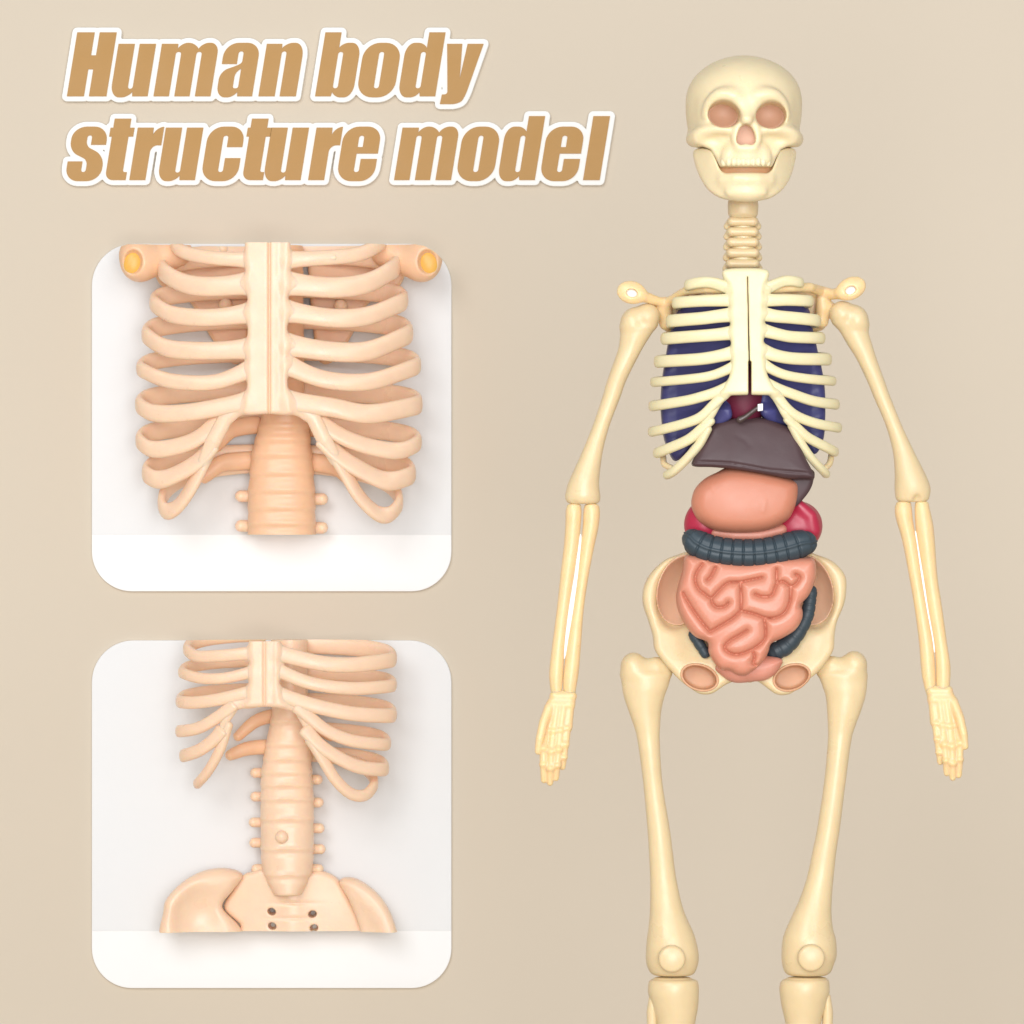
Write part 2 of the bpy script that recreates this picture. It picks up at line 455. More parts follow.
def build_title():
    root = thing('title_lettering', 'two lines of slanted caramel letters with white outlines on the beige backdrop', 'lettering', (335, 0, 186), BACK)
    polys = []
    for base, row in LINES:
        for ch, x0 in row:
            loops = []
            for g in GLYPH[ch]:
                loops.append([(x0+x+.1625*y, base-y) for x, y in rounded(g)])
            polys.append(loops)
    so = Solid((52, -26, 18), (620, -12, 196), 1.0)
    X = so.ax[0][:, None, None]; Z = so.ax[2][None, None, :]; Y = so.ax[1][None, :, None]
    d2 = np.full((len(so.ax[0]), 1, len(so.ax[2])), 99.0)
    for loops in polys:
        P = np.array(loops[0]); lo, hi = P.min(0)-9, P.max(0)+9
        i0, i1 = max(0, int(lo[0]-52)), int(hi[0]-52); k0, k1 = max(0, int(lo[1]-18)), int(hi[1]-18)
        d2[i0:i1, :, k0:k1] = np.minimum(d2[i0:i1, :, k0:k1], poly_dist(P, X[i0:i1], Z[:, :, k0:k1]))
    q = np.abs(Y+21)-2.6
    so.f = np.maximum(d2-5.2, q).astype(np.float32)
    mesh_obj('letter_outline', so.mesh(1), LETW, root, BACK, True, flat_angle=40)
    for loops in polys:
        cu = bpy.data.curves.new('letter', 'CURVE'); cu.dimensions = '2D'; cu.fill_mode = 'BOTH'; cu.extrude = .9
        for lp in loops:
            sp = cu.splines.new('POLY'); sp.points.add(len(lp)-1); sp.use_cyclic_u = True
            for p, (x, z) in zip(sp.points, lp): p.co = (x, z, 0, 1)
        tmp = bpy.data.objects.new('letter_curve', cu); col.objects.link(tmp)
        dg = bpy.context.evaluated_depsgraph_get(); me = bpy.data.meshes.new_from_object(tmp.evaluated_get(dg))
        v = [(p.co[0], -17.9+p.co[2], p.co[1]) for p in me.vertices]; f = [list(p.vertices) for p in me.polygons]
        bpy.data.objects.remove(tmp); bpy.data.curves.remove(cu); bpy.data.meshes.remove(me)
        bm = bmesh.new(); vs = [bm.verts.new(p) for p in v]
        for fc in f:
            try: bm.faces.new([vs[i] for i in fc])
            except ValueError: pass
        bmesh.ops.remove_doubles(bm, verts=bm.verts[:], dist=1e-4)
        bmesh.ops.recalc_face_normals(bm, faces=bm.faces[:]); bm.verts.index_update()
        vf = (np.array([p.co for p in bm.verts]), [[w.index for w in fc.verts] for fc in bm.faces]); bm.free()
        mesh_obj('letter', vf, BROWN, root, BACK, False)
build_title()

# ================================================================== PANELS
def round_rect(x0, y0, x1, y1, rt, rb, n=14):
    out = []
    for cx, cy, r, a0 in ((x1-rt, y0+rt, rt, -90), (x1-rb, y1-rb, rb, 0), (x0+rb, y1-rb, rb, 90), (x0+rt, y0+rt, rt, 180)):
        if r < .5: out.append((cx, cy)); continue
        for k in range(n+1):
            a = math.radians(a0+90*k/n); out.append((cx+r*math.cos(a), cy+r*math.sin(a)))
    return out

def slab(poly, y0, y1, bev=0.0):
    rings = []
    P = np.array(poly); c = P.mean(0)
    def ring(y, inset):
        q = P-c; L = np.abs(q).max(0)
        return np.stack([c[0]+q[:, 0]*(1-inset/L[0]), np.full(len(P), y), c[1]+q[:, 1]*(1-inset/L[1])], 1)
    rings = [ring(y0, 0), ring(y1-bev, 0)]
    if bev: rings += [ring(y1-bev*.3, bev*.3), ring(y1, bev)]
    return fix(rings_to_mesh(rings))

def build_panel(x0, y0, x1, y1, ystrip, label):
    p = mesh_obj('display_panel', slab(round_rect(x0, y0, x1, y1, 42, 40), -24.2, -19, 1.0), WHITE, None, BACK, True, flat_angle=35)
    tag(p, label, 'display panel', 'white display panels on the backdrop')
    mesh_obj('backing', slab(round_rect(x0+.6, y0+.6, x1-.6, ystrip, 41.4, 0), -18.9, -18.3), PAPER, p, BACK, False)
    return p
build_panel(91.5, 243.6, 451.5, 591.5, 534.8, 'upper white rounded panel holding the rib cage with cut arm sockets')
build_panel(91.5, 640.4, 451.5, 988.5, 931.0, 'lower white rounded panel holding the spine and hip bones')

def panel_cuts(x0, y0, x1, ystrip, r=42):
    c = [((0, 0, y0+.3), (0, 0, -1)), ((0, 0, ystrip), (0, 0, 1)), ((0, -17.0, 0), (0, -1, 0))]
    for cx, sg in ((x0+r, -1), (x1-r, 1)):
        for a in (12, 28, 45, 62, 78):
            nx, nz = sg*math.cos(math.radians(a)), -math.sin(math.radians(a))
            c.append(((cx+nx*r, 0, y0+r+nz*r), (nx, 0, nz)))
    return c

# ------------------------------------------------------------------ ribs
def rib(pts, half, cx, d0, dl, db, xs, dy, thick=4.0, pull=3.0, back=True, start_flare=1.0, back_half=1.0):
    """pts: traced line of the front of a rib from breastbone to side; then it bends back to the spine"""
    p = spline(pts, 10)
    side = 1 if p[-1, 0] > cx else -1
    # keep the widest point as the end of the front part
    i = int(np.argmax(side*p[:, 0])); hook = p[i+1:]; p = p[:i+1]
    p[:, 0] -= side*pull*np.clip(np.abs(p[:, 0]-cx)/abs(p[-1, 0]-cx), 0, 1)**3
    hw = abs(p[-1, 0]-cx)+.3
    rel = np.clip(np.abs(p[:, 0]-cx)/hw, 0, 1)
    d = dl+(d0-dl)*np.sqrt(1-rel**2.2)
    path = [(x, dd, z) for (x, z), dd in zip(p, d)]
    nf = len(path)
    if back:
        xl, zl = p[-1]
        m = 16
        for k in range(1, m+1):
            a = k/m*math.pi/2
            ww = (abs(xl-cx)-abs(xs-cx))
            x = cx+side*(abs(xs-cx)+ww*math.cos(a)); dd = dl-(dl-db)*math.sin(a)
            z = zl+dy*math.sin(a)**.8
            path.append((x, dd, z))
    path = np.array(path)
    # even spacing
    L = np.concatenate([[0], np.cumsum(np.linalg.norm(np.diff(path, axis=0), axis=1))])
    u = np.linspace(0, L[-1], 64)
    fr = L[nf-1]
    path = np.stack([np.interp(u, L, path[:, i]) for i in range(3)], 1)
    for _ in range(2):
        path[1:-1] = .25*path[:-2]+.5*path[1:-1]+.25*path[2:]
    ha = np.full(64, half, float)
    ha *= 1+(start_flare-1)*np.exp(-u/9.0)
    if back: ha *= np.where(u > fr, 1+(back_half-1)*np.clip((u-fr)/20, 0, 1), 1)
    def ref(q):
        r = np.array((q[0]-cx, (q[1]-dl)*1.6, 0)); return r/(np.linalg.norm(r)+1e-6)
    return tube(path, ha, thick, ref, 20, sq=.8)

# ================================================================== UPPER PANEL MODEL
def ext(d):         # models on the panels stand a little in front of the backing
    return d+39

def build_upper_torso():
    root = thing('rib_cage_model', 'peach plastic rib cage with amber arm sockets on the upper white panel', 'anatomical model', (269, 0, 534), SHELF)
    cuts = panel_cuts(91.5, 243.6, 451.5, 534.8)
    put = lambda name, vf, mat, par=root, **k: mesh_obj(name, vf, mat, par, SHELF, True, cuts=cuts, **k)
    cx = 269.0
    o = ext(0)
    # breastbone
    so = Solid((190, o+20, 225), (352, o+66, 485), 1.0)
    poly = spline([(249, 228), (288.5, 228), (288.5, 300), (288.5, 380), (291, 396), (293, 414), (270, 414.5), (245, 414), (247, 398), (248.5, 380), (249, 300)], 6, True)
    seam = lambda X, Z, d: -4.5*np.exp(-((X-270.5)/1.0)**2)-1.0*np.exp(-((X-281)/4)**2)
    so.pillow(poly, o+44, 6.5, 4, front=seam)
    left = [([(249, 261), (220, 259.5), (194, 255.8), (177, 250), (171, 243)], 6.5, -16),
            ([(249, 284.5), (220, 287.3), (194, 286.4), (173.5, 280), (158.5, 270)], 9.2, -16),
            ([(249, 314.2), (220, 318), (194, 318), (168, 314), (150, 303)], 8.2, -14),
            ([(249, 349.5), (220, 351.3), (194, 351.3), (164, 348), (142, 335)], 8.4, -16),
            ([(249, 371), (220, 382), (194, 383.5), (164, 380), (136.5, 369)], 7.2, -15),
            ([(249, 402), (220, 407.8), (182.8, 413.4), (151, 413), (135.5, 405)], 8.2, -14),
            ([(224, 414), (205, 433.8), (182.8, 445), (151, 449.6), (135.5, 441)], 8.0, -16),
            ([(212, 446), (203, 458), (182.8, 471), (158, 480), (142, 474)], 8.6, -18),
            ([(207, 455), (200, 470), (190, 489), (177, 506), (164, 512), (158, 505)], 8.0, -40)]
    right = [([(289, 261), (343.5, 257.5), (366, 253), (384, 243)], 7.0, -16),
             ([(289, 284.5), (334, 288.5), (371, 283), (399, 267)], 9.6, -16),
             ([(289, 312.4), (334, 319), (371, 316), (407, 301)], 8.8, -14),
             ([(289, 345.8), (334, 352.3), (371, 351), (412, 334)], 9.2, -16),
             ([(289, 366), (325, 380), (371, 382), (420, 366)], 8.2, -15),
             ([(289, 402), (334, 408), (371, 414.3), (421.5, 405)], 9.0, -14),
             ([(312, 414), (323, 424), (343.5, 437), (371, 447), (402, 451), (421, 443)], 8.0, -16),
             ([(324, 440), (338, 455), (362, 470), (390, 481.5), (415, 475)], 9.0, -18),
             ([(334, 452), (347, 474), (360, 496), (378.8, 513.6), (392, 515), (402, 505)], 7.8, -40)]
    for side in (left, right):
        for i, (pts, half, dy) in enumerate(side[:6]):
            q = spline(pts, 10); q = q[:9]
            so.chain([(x, o+44-.5*k, z, half*(1.12-.06*k)) for k, (x, z) in enumerate(q)], 7, flat=1.75)
    so.chain([(240, o+43, 408, 7), (226, o+41, 420, 7.5), (215, o+39, 440, 8), (205, o+36, 462, 6.5)], 6, flat=1.7)
    so.chain([(298, o+43, 408, 7), (314, o+41, 418, 7.5), (325, o+39, 440, 8), (336, o+36, 460, 6.5)], 6, flat=1.7)
    st = put('breastbone', so.mesh(1), PEACH)
    for side in (left, right):
        for i, (pts, half, dy) in enumerate(side):
            low = i >= 6
            vf = rib(pts, half*1.09, cx, o+44-(6.5 if low else 0), o+2, o-44, cx+(-9 if side is left else 9), dy-2, thick=5.0 if not low else 4.6,
                     start_flare=1.25 if not low else 1.1, back_half=1.12)
            put('rib', vf, PEACH, st)
    # the short ribs standing free at the back
    for pts, h in (([(256, 424), (240, 426), (227, 431), (213, 447)], 9), ([(252, 460), (235, 461), (218, 464), (201, 478)], 9.5),
                   ([(310, 428), (322, 432), (333, 446)], 8), ([(310, 462), (325, 464), (337, 468), (349, 480)], 9.5)):
        p = spline(pts, 8); t = np.linspace(0, 1, len(p))
        path = np.stack([p[:, 0], o-38+14*t, p[:, 1]], 1)
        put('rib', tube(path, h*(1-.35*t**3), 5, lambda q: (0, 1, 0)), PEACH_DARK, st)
    # spine
    seams = (426, 454, 489.5, 523)
    rows = []
    for z in np.arange(238, 545, 2.5):
        xl = np.interp(z, [240, 400, 415, 450, 490, 545], [257, 258, 262, 252, 248, 247.5]); xr = np.interp(z, [240, 400, 415, 450, 490, 545], [303, 305, 309, 312, 315.5, 316.5])
        g = sum(math.exp(-((z-s_)/1.8)**2) for s_ in np.arange(248, 430, 22)) if z < 420 else sum(math.exp(-((z-s_)/2.0)**2)-.8*math.exp(-((z-s_-5.5)/2.2)**2) for s_ in seams+(439, 472, 507))
        m = 1.6*g; xl -= 2; xr -= 2
        rows.append((z, xl-m*.4, xr+m*.4, o-30, 26+m))
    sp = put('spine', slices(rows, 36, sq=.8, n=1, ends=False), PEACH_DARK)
    for x, z, sg in ((241, 496, -1), (241, 526, -1), (318, 499, 1), (318, 528, 1)):
        path = np.array([(x-sg*8, o-38, z), (x, o-37, z), (x+sg*3, o-36, z)])
        put('spine_process', tube(path, 6, 6, lambda q: (0, 1, 0)), PEACH, sp)
    # shoulder blades, seen between the ribs, with their round pegs
    for sg, poly, pegs in ((-1, [(246, 225), (246, 338), (236, 362), (222, 356), (204, 330), (186, 300), (160, 286), (150, 265), (160, 225)], ((222.7, 303), (220, 247))),
                           (1, [(312, 225), (312, 338), (320, 362), (336, 356), (352, 330), (368, 300), (396, 286), (404, 265), (396, 225)], ((339, 304), (342, 246)))):
        so = Solid((140, o-64, 226), (256, o-40, 366), 1.5) if sg < 0 else Solid((304, o-64, 226), (412, o-40, 366), 1.5)
        so.pillow(spline(poly, 5, True), o-51, 4.5, 3)
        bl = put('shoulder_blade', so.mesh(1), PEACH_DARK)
        for x, z in pegs:
            r_ = 6.8
            put('peg', tube(np.array([(x, o-50, z), (x, o-42, z), (x, o-40, z)]), r_, r_, lambda q: (0, 0, 1), 24), PEACH, bl)
    # cut upper arms with their amber sockets
    for sg, cxa in ((-1, 131.7), (1, 428.5)):
        cz = 262.5
        so = Solid((95, o-34, 222), (195, o+40, 300), 1.0) if sg < 0 else Solid((365, o-34, 222), (465, o+40, 300), 1.0)
        so.chain([(cxa-sg*4, o-2, cz-10, 16.5), (cxa-sg*7, o-2, cz+1, 18)], 0)
        so.chain([(cxa-sg*5, o-4, cz-5, 17), (cxa-sg*22, o-10, cz-5, 17.5), (cxa-sg*44, o-14, cz-12, 15)], 8)
        so.ell((cxa, o+20, cz), (11, 18, 14), 2, True, rot=sg*-10)
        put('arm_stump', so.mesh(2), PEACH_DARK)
        so = Solid((cxa-14, o-2, cz-18), (cxa+14, o+16, cz+18), .8)
        so.ell((cxa, o+5, cz), (10.2, 4.5, 13.2), 0, rot=sg*-10)
        put('socket', so.mesh(1), AMBER)
build_upper_torso()

# ================================================================== LOWER PANEL MODEL
def build_lower_torso():
    root = thing('spine_model', 'peach plastic spine with lower ribs and hip bones on the lower white panel', 'anatomical model', (288, 0, 931), SHELF)
    cuts = panel_cuts(91.5, 640.4, 451.5, 934.2)
    put = lambda name, vf, mat, par=root, **k: mesh_obj(name, vf, mat, par, SHELF, True, cuts=cuts, **k)
    cx = 283.0; o = ext(0)
    so = Solid((196, o+20, 626), (348, o+66, 790), 1.0)
    poly = spline([(252, 628), (279, 628), (280, 660), (281, 688), (284, 700), (286, 706.5), (268, 706), (247, 706), (249, 698), (250, 690), (251.5, 660)], 6, True)
    seam = lambda X, Z, d: -3*np.exp(-((X-265.5)/1.0)**2)-.6*np.exp(-((X-274)/2)**2)
    so.pillow(poly, o+44, 6, 4, front=seam)
    cl, cr = 268.0, 276.0
    left = [([(252, 652.5), (218, 655.5), (195, 656), (183.5, 650)], 6.2, -14, -14),
            ([(252, 671.5), (226.4, 677.4), (201.5, 678), (178.5, 673)], 5.6, -11, -12),
            ([(252, 691.5), (218, 699), (193, 702.3), (176, 702)], 6.4, -10, -14),
            ([(234, 704), (226, 711), (214, 719), (196.5, 728), (176, 731.5)], 6.2, -8, 0),
            ([(222, 730), (214, 739), (198, 750), (180, 756)], 6.6, -6, 0),
            ([(228, 724), (222, 744), (214, 760), (205, 773), (194, 784)], 5.2, -4, 0)]
    right = [([(278, 622), (320, 630), (353, 634), (392, 632)], 7, -14, -14),
             ([(278, 652), (320, 662.4), (353, 664.5), (396, 660)], 7.8, -14, -14),
             ([(278, 669), (311.5, 682.5), (353, 688), (396, 686)], 6.6, -11, -12),
             ([(278, 693), (311.5, 704), (353, 713), (396, 716)], 7.4, -13, -12),
             ([(299, 706), (310, 716), (328, 730), (353, 740), (390, 745)], 6.4, -14, -12),
             ([(307, 729), (320, 744), (339.7, 757), (361, 766.5), (388, 770)], 7.0, -14, 0),
             ([(312, 738), (325, 760), (337, 779), (353, 793.5), (368, 795), (377, 786)], 6.0, -30, 0)]
    for side in (left[:3], right[:4]):
        for pts, half, dy, _ in side:
            q = spline(pts, 10)[:8]
            so.chain([(x, o+44-.5*k, z, half*(1.12-.06*k)) for k, (x, z) in enumerate(q)], 6, flat=1.7)
    so.chain([(252, o+43, 701, 5), (236, o+42, 704, 5.5), (227, o+40, 718, 5), (223, o+38, 730, 3.5)], 5, flat=1.5)
    so.chain([(284, o+43, 701, 6), (300, o+42, 707, 6), (309, o+40, 724, 5.6), (316, o+37, 742, 4)], 5, flat=1.5)
    st = put('breastbone', so.mesh(1), PEACH)
    for side, c in ((left, cl), (right, cr)):
        for pts, half, dy, _ in side:
            bk = not (side is left and pts[0][1] > 700)
            vf = rib(pts, half, c, o+44, o+4, o-42, cx+(-8 if side is left else 8), dy, thick=4.4, start_flare=1.15, back=bk, back_half=1.15)
            put('rib', vf, PEACH, st)
    for pts, h in (([(282, 717), (268, 718), (252, 724), (236, 738)], 7), ([(276, 749), (258, 749), (243, 751), (228, 757)], 7.6),
                   ([(300, 722), (318, 730), (330, 738)], 7), ([(300, 752), (316, 752), (326, 758)], 7)):
        p = spline(pts, 8); t = np.linspace(0, 1, len(p))
        path = np.stack([p[:, 0], o-36+14*t, p[:, 1]], 1)
        put('rib', tube(path, h*(1-.3*t**3), 5, lambda q: (0, 1, 0)), PEACH_DARK, st)
    # spine
    rows = []
    for z in np.arange(630, 897, 2.0):
        xl = np.interp(z, [630, 715, 740, 775, 800, 860, 874, 885, 897], [272, 273, 268, 262, 261.5, 262, 264, 268.5, 275])
        xr = np.interp(z, [630, 715, 740, 775, 800, 860, 874, 885, 897], [308, 309, 311, 313.5, 315, 315, 313, 309, 303])
        g = sum(math.exp(-((z-s_)/1.7)**2)-.8*math.exp(-((z-s_-5)/2.0)**2) for s_ in (722, 745, 760, 773, 786, 800, 820, 850, 876))
        m = 1.5*g; xl -= 3; xr -= 2.5
        rows.append((z, xl-m*.4, xr+m*.4, o-28, 25+m))
    sp = put('spine', slices(rows, 36, sq=.8, n=1, ends=True), PEACH)
    for x, z, sg in ((258, 775, -1), (258, 799, -1), (256.5, 825, -1), (257, 845.5, -1), (259, 872, -1), (317, 782, 1), (318, 805, 1), (319, 831, 1), (320, 852, 1), (318, 872, 1)):
        x -= 3
        path = np.array([(x-sg*10, o-36, z), (x, o-35, z), (x+sg*2.5, o-34, z)])
        put('spine_process', tube(path, 5, 5, lambda q: (0, 1, 0)), PEACH, sp)
    put('peg', tube(np.array([(281, o-10, 838), (281, o-3.5, 838), (281, o-2.6, 838)]), 6.6, 6.6, lambda q: (0, 0, 1), 24), PEACH, sp)
    # sacrum
    so = Solid((215, o-58, 864), (368, o-2, 942), 1.0)
    poly = [(240, 879), (252, 874), (264, 872), (290, 880), (314, 874), (326, 876), (337, 883), (348, 902), (360, 926), (358, 942), (246, 942), (238, 928), (221.5, 911), (230, 894)]
    so.pillow(spline(poly, 5, True), lambda X, Z: o-36-((X-290)/70)**2*6, 11, 5, front=lambda X, Z, d: 3*np.exp(-((X-290)/14)**2)-1.2*np.exp(-((Z-906)/1.5)**2)*np.exp(-((X-290)/18)**2)-1.2*np.exp(-((Z-921)/1.5)**2)*np.exp(-((X-290)/18)**2))
    for x, z in ((270, 914.5), (311, 917), (270.6, 929), (312.5, 931)):
        so.ell((x, o-22, z), (4.4, 30, 3.6), .6, True, rot=25 if x < 290 else -10)
    put('sacrum', so.mesh(1), PEACH)
    # hip bones
    so = Solid((150, o-58, 862), (246, o+16, 944), 1.0)
    poly = [(162, 912), (166, 899), (181, 884), (201, 873.5), (224, 871), (240.5, 878), (231, 893), (220, 910), (237, 929), (238, 944), (164, 944)]
    so.pillow(spline(poly, 5, True), lambda X, Z: o-24+(200-X)*.22, 15, 8, dome=3)
    so.ell((204, o+4, 918), (32, 20, 36), 6, True, rot=20)
    put('hip_bone', so.mesh(2), PEACH)
    so = Solid((328, o-58, 868), (408, o+20, 946), 1.0)
    poly = [(338, 884), (352, 880.5), (371, 891), (386, 908), (395, 930), (396, 946), (362, 946), (359, 930), (348, 903)]
    so.pillow(spline(poly, 5, True), lambda X, Z: o-24+(X-370)*.22, 14, 7, dome=3)
    so.ell((363, o+8, 928), (16, 20, 34), 6, True, rot=-30)
    put('hip_bone', so.mesh(2), PEACH)
build_lower_torso()

# ================================================================== THE STANDING SKELETON
SK = thing('anatomy_skeleton', 'tall cream plastic skeleton with coloured removable organs, arms hanging down', 'skeleton model', (748, 0, FLOOR), LIMBS)
def part(name, vf, mat, par=SK, space=FRONT, **k): return mesh_obj(name, vf, mat, par, space, True, **k)

def build_head():
    cx = 745.5
    so = Solid((682, -92, 50), (809, 76, 178), 1.0)
    so.ell((cx, -14, 111.5), (58, 72, 56.5))
    so.ell((cx, -10, 92), (54, 62, 35), 14)                             # forehead
    so.box((cx, 16, 122), (43, 28, 28), 16, 12)                        # face
    so.chain([(cx, 34, 140, 20), (cx, 38, 154, 21)], 8)                # upper jaw
    so.box((cx, 34, 156), (25.5, 21, 12), 8, 6)
    so.box((cx, 26, 150), (31, 19, 19), 8, 4)
    for sg in (-1, 1):
        X = lambda d: cx+sg*d
        so.chain(spline([(X(38.5), 41, 114, 3.6), (X(36), 47, 104, 4.6), (X(27), 52.5, 96.8, 6.2), (X(14), 55, 96.8, 6.2), (X(6), 53, 103, 4)], 5), 8)     # brow
        so.chain(spline([(X(50.5), -22, 134, 6), (X(50.5), 12, 138, 8.4), (X(44), 36, 136, 9.4), (X(32), 47, 132.5, 7), (X(20), 51, 131, 5)], 5), 7)             # cheekbone
        so.chain([(X(36), 38, 144, 6), (X(28), 40, 152, 6)], 6)
    so.chain([(cx, 50, 108, 6), (cx, 60, 121, 6)], 7)                                                                                  # bridge of the nose
    so.chain([(cx-9, 54, 128, 4), (cx-12, 54, 141, 4.4), (cx-7, 56, 149, 4.4), (cx+7, 56, 149, 4.4), (cx+12, 54, 141, 4.4), (cx+9, 54, 128, 4)], 4)
    so.ell((723.8, 62, 115.3), (15.8, 130, 12.6), 3.5, True, rot=15)
    so.ell((770, 62, 116.2), (15.2, 130, 12.8), 3.5, True, rot=-15)
    so.ell((720.6, 62, 117.6), (12.6, 130, 9.8), 3, True, rot=25); so.ell((773.2, 62, 118.4), (12.2, 130, 9.8), 3, True, rot=-25)
    so.pillow(spline([(745, 126), (750.5, 129.3), (753.8, 137), (754, 144), (750, 146.4), (745, 145.2), (740, 146.4), (736, 144), (736.2, 137), (739.5, 129.3)], 4, True), 68, 31, 1, k=1.5, sub=True)
    for P in ([(680, 147.2), (703, 147.2), (710, 150), (715, 158), (720.5, 169), (720.5, 190), (680, 190)], [(812, 147), (788, 147), (781, 150), (776, 158), (771, 169), (771, 190), (812, 190)]):
        so.pillow(P, 30, 70, 1, k=2, sub=True)                        # open space beside the upper jaw
    for sg in (-1, 1):                                                 # hollow under the cheekbone
        so.ell((cx+sg*38, 62, 143.5), (21, 19, 10), 9, True)
    so.box((cx, -20, 182), (80, 120, 14), 2, 1, True)
    sk = part('skull', so.mesh(2), BONE)
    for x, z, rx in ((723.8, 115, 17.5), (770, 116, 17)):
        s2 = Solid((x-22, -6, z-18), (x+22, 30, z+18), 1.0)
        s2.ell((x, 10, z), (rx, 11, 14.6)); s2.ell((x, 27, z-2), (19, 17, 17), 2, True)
        part('eye_socket_shade', s2.mesh(1), SOCKET_SHADE, sk)  # insert coloured for the shade and glow inside the socket
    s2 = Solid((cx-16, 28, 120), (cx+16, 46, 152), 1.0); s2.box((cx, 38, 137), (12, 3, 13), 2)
    part('nose_cavity', s2.mesh(1), SOCKET_SHADE, sk)
    # upper teeth
    s2 = Solid((712, 20, 154), (779, 70, 174), .6)
    n = 10
    for i in range(n):
        t = (i-(n-1)/2)/((n-1)/2)
        x = cx-.5+t*22; y = 58-abs(t)**3*6.5
        s2.ell((x, y-1.9, 163), (2.9, 2.6, 4.6), 1.2)
    part('upper_teeth', s2.mesh(1), TOOTH, sk)
    # lower jaw
    so = Solid((684, -30, 140), (808, 74, 208), 1.0)
    poly = spline([(694, 151.5), (697, 147.8), (704, 147.8), (711, 150.6), (715, 158), (719.6, 169.5), (724, 175.6), (732, 176.4), (759, 176.4), (767.4, 175.6), (771.8, 169.5), (776.4, 158), (780.2, 150.6), (787, 147.6), (794, 147.4), (797.5, 151), (795, 165), (790, 179), (781, 191), (767, 199.3), (745.5, 201.5), (724, 199.3), (710, 191), (702, 179), (696.5, 165)], 5, True)
    so.pillow(poly, lambda X, Z: 44-(np.abs(X-cx)/50)**2.2*40-np.clip(Z-182, 0, 20)*.25, 8, 2.6)
    so.ell((cx, 47, 193), (20, 8, 7), 8)
    so.chain([(724, 42, 179.8, 3), (735, 50, 179.8, 4), (cx, 52.5, 179.8, 4.2), (757, 50, 179.8, 4), (768, 42, 179.8, 3)], 10)
    jw = part('jaw', so.mesh(2), BONE)
    # inside of the mouth, dark orange behind the gap
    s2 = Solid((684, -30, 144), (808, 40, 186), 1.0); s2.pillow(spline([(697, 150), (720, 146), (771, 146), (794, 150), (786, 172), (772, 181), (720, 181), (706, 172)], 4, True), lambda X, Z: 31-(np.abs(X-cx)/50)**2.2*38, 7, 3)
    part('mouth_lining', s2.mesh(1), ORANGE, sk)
    # neck
    rows = []
    for z in np.arange(188, 276, 1.2):
        w = np.interp(z, [188, 206, 212, 225, 240, 275], [14.5, 14.8, 13.6, 13.2, 13.4, 14.4])
        rows.append((z, 744.5-w, 744.5+w, -12, 13))
    nk = part('neck', slices(rows, 28, sq=.85, n=1), THIN)
    part('neck_collar', slices([(199, 729.5, 759.5), (204, 729, 760), (212, 729.5, 759.5), (215, 731, 758)], 32, dc=-8, dr=1.05, sq=.8), LIMB, nk)
    for i, z in enumerate((220, 230.3, 240.8, 251.6, 262.6)):
        s2 = Solid((720, -30, z-8), (770, 16, z+8), .8)
        w = 15.5+i*.35
        s2.chain([(744-w+5, 0, z, 4.6), (744+w-5, 0, z, 4.6)], 0)
        s2.chain([(744-w+.5, -8, z+4.5, 4), (744-w+4, -5, z, 4.4)], 4)
        s2.chain([(744+w-.5, -8, z+4.5, 4), (744+w-4, -5, z, 4.4)], 4)
        part('neck_vertebra', s2.mesh(1), LIMB, nk)
build_head()

def z6(pts): return zoomed(pts, 600, 250, 3.4133)

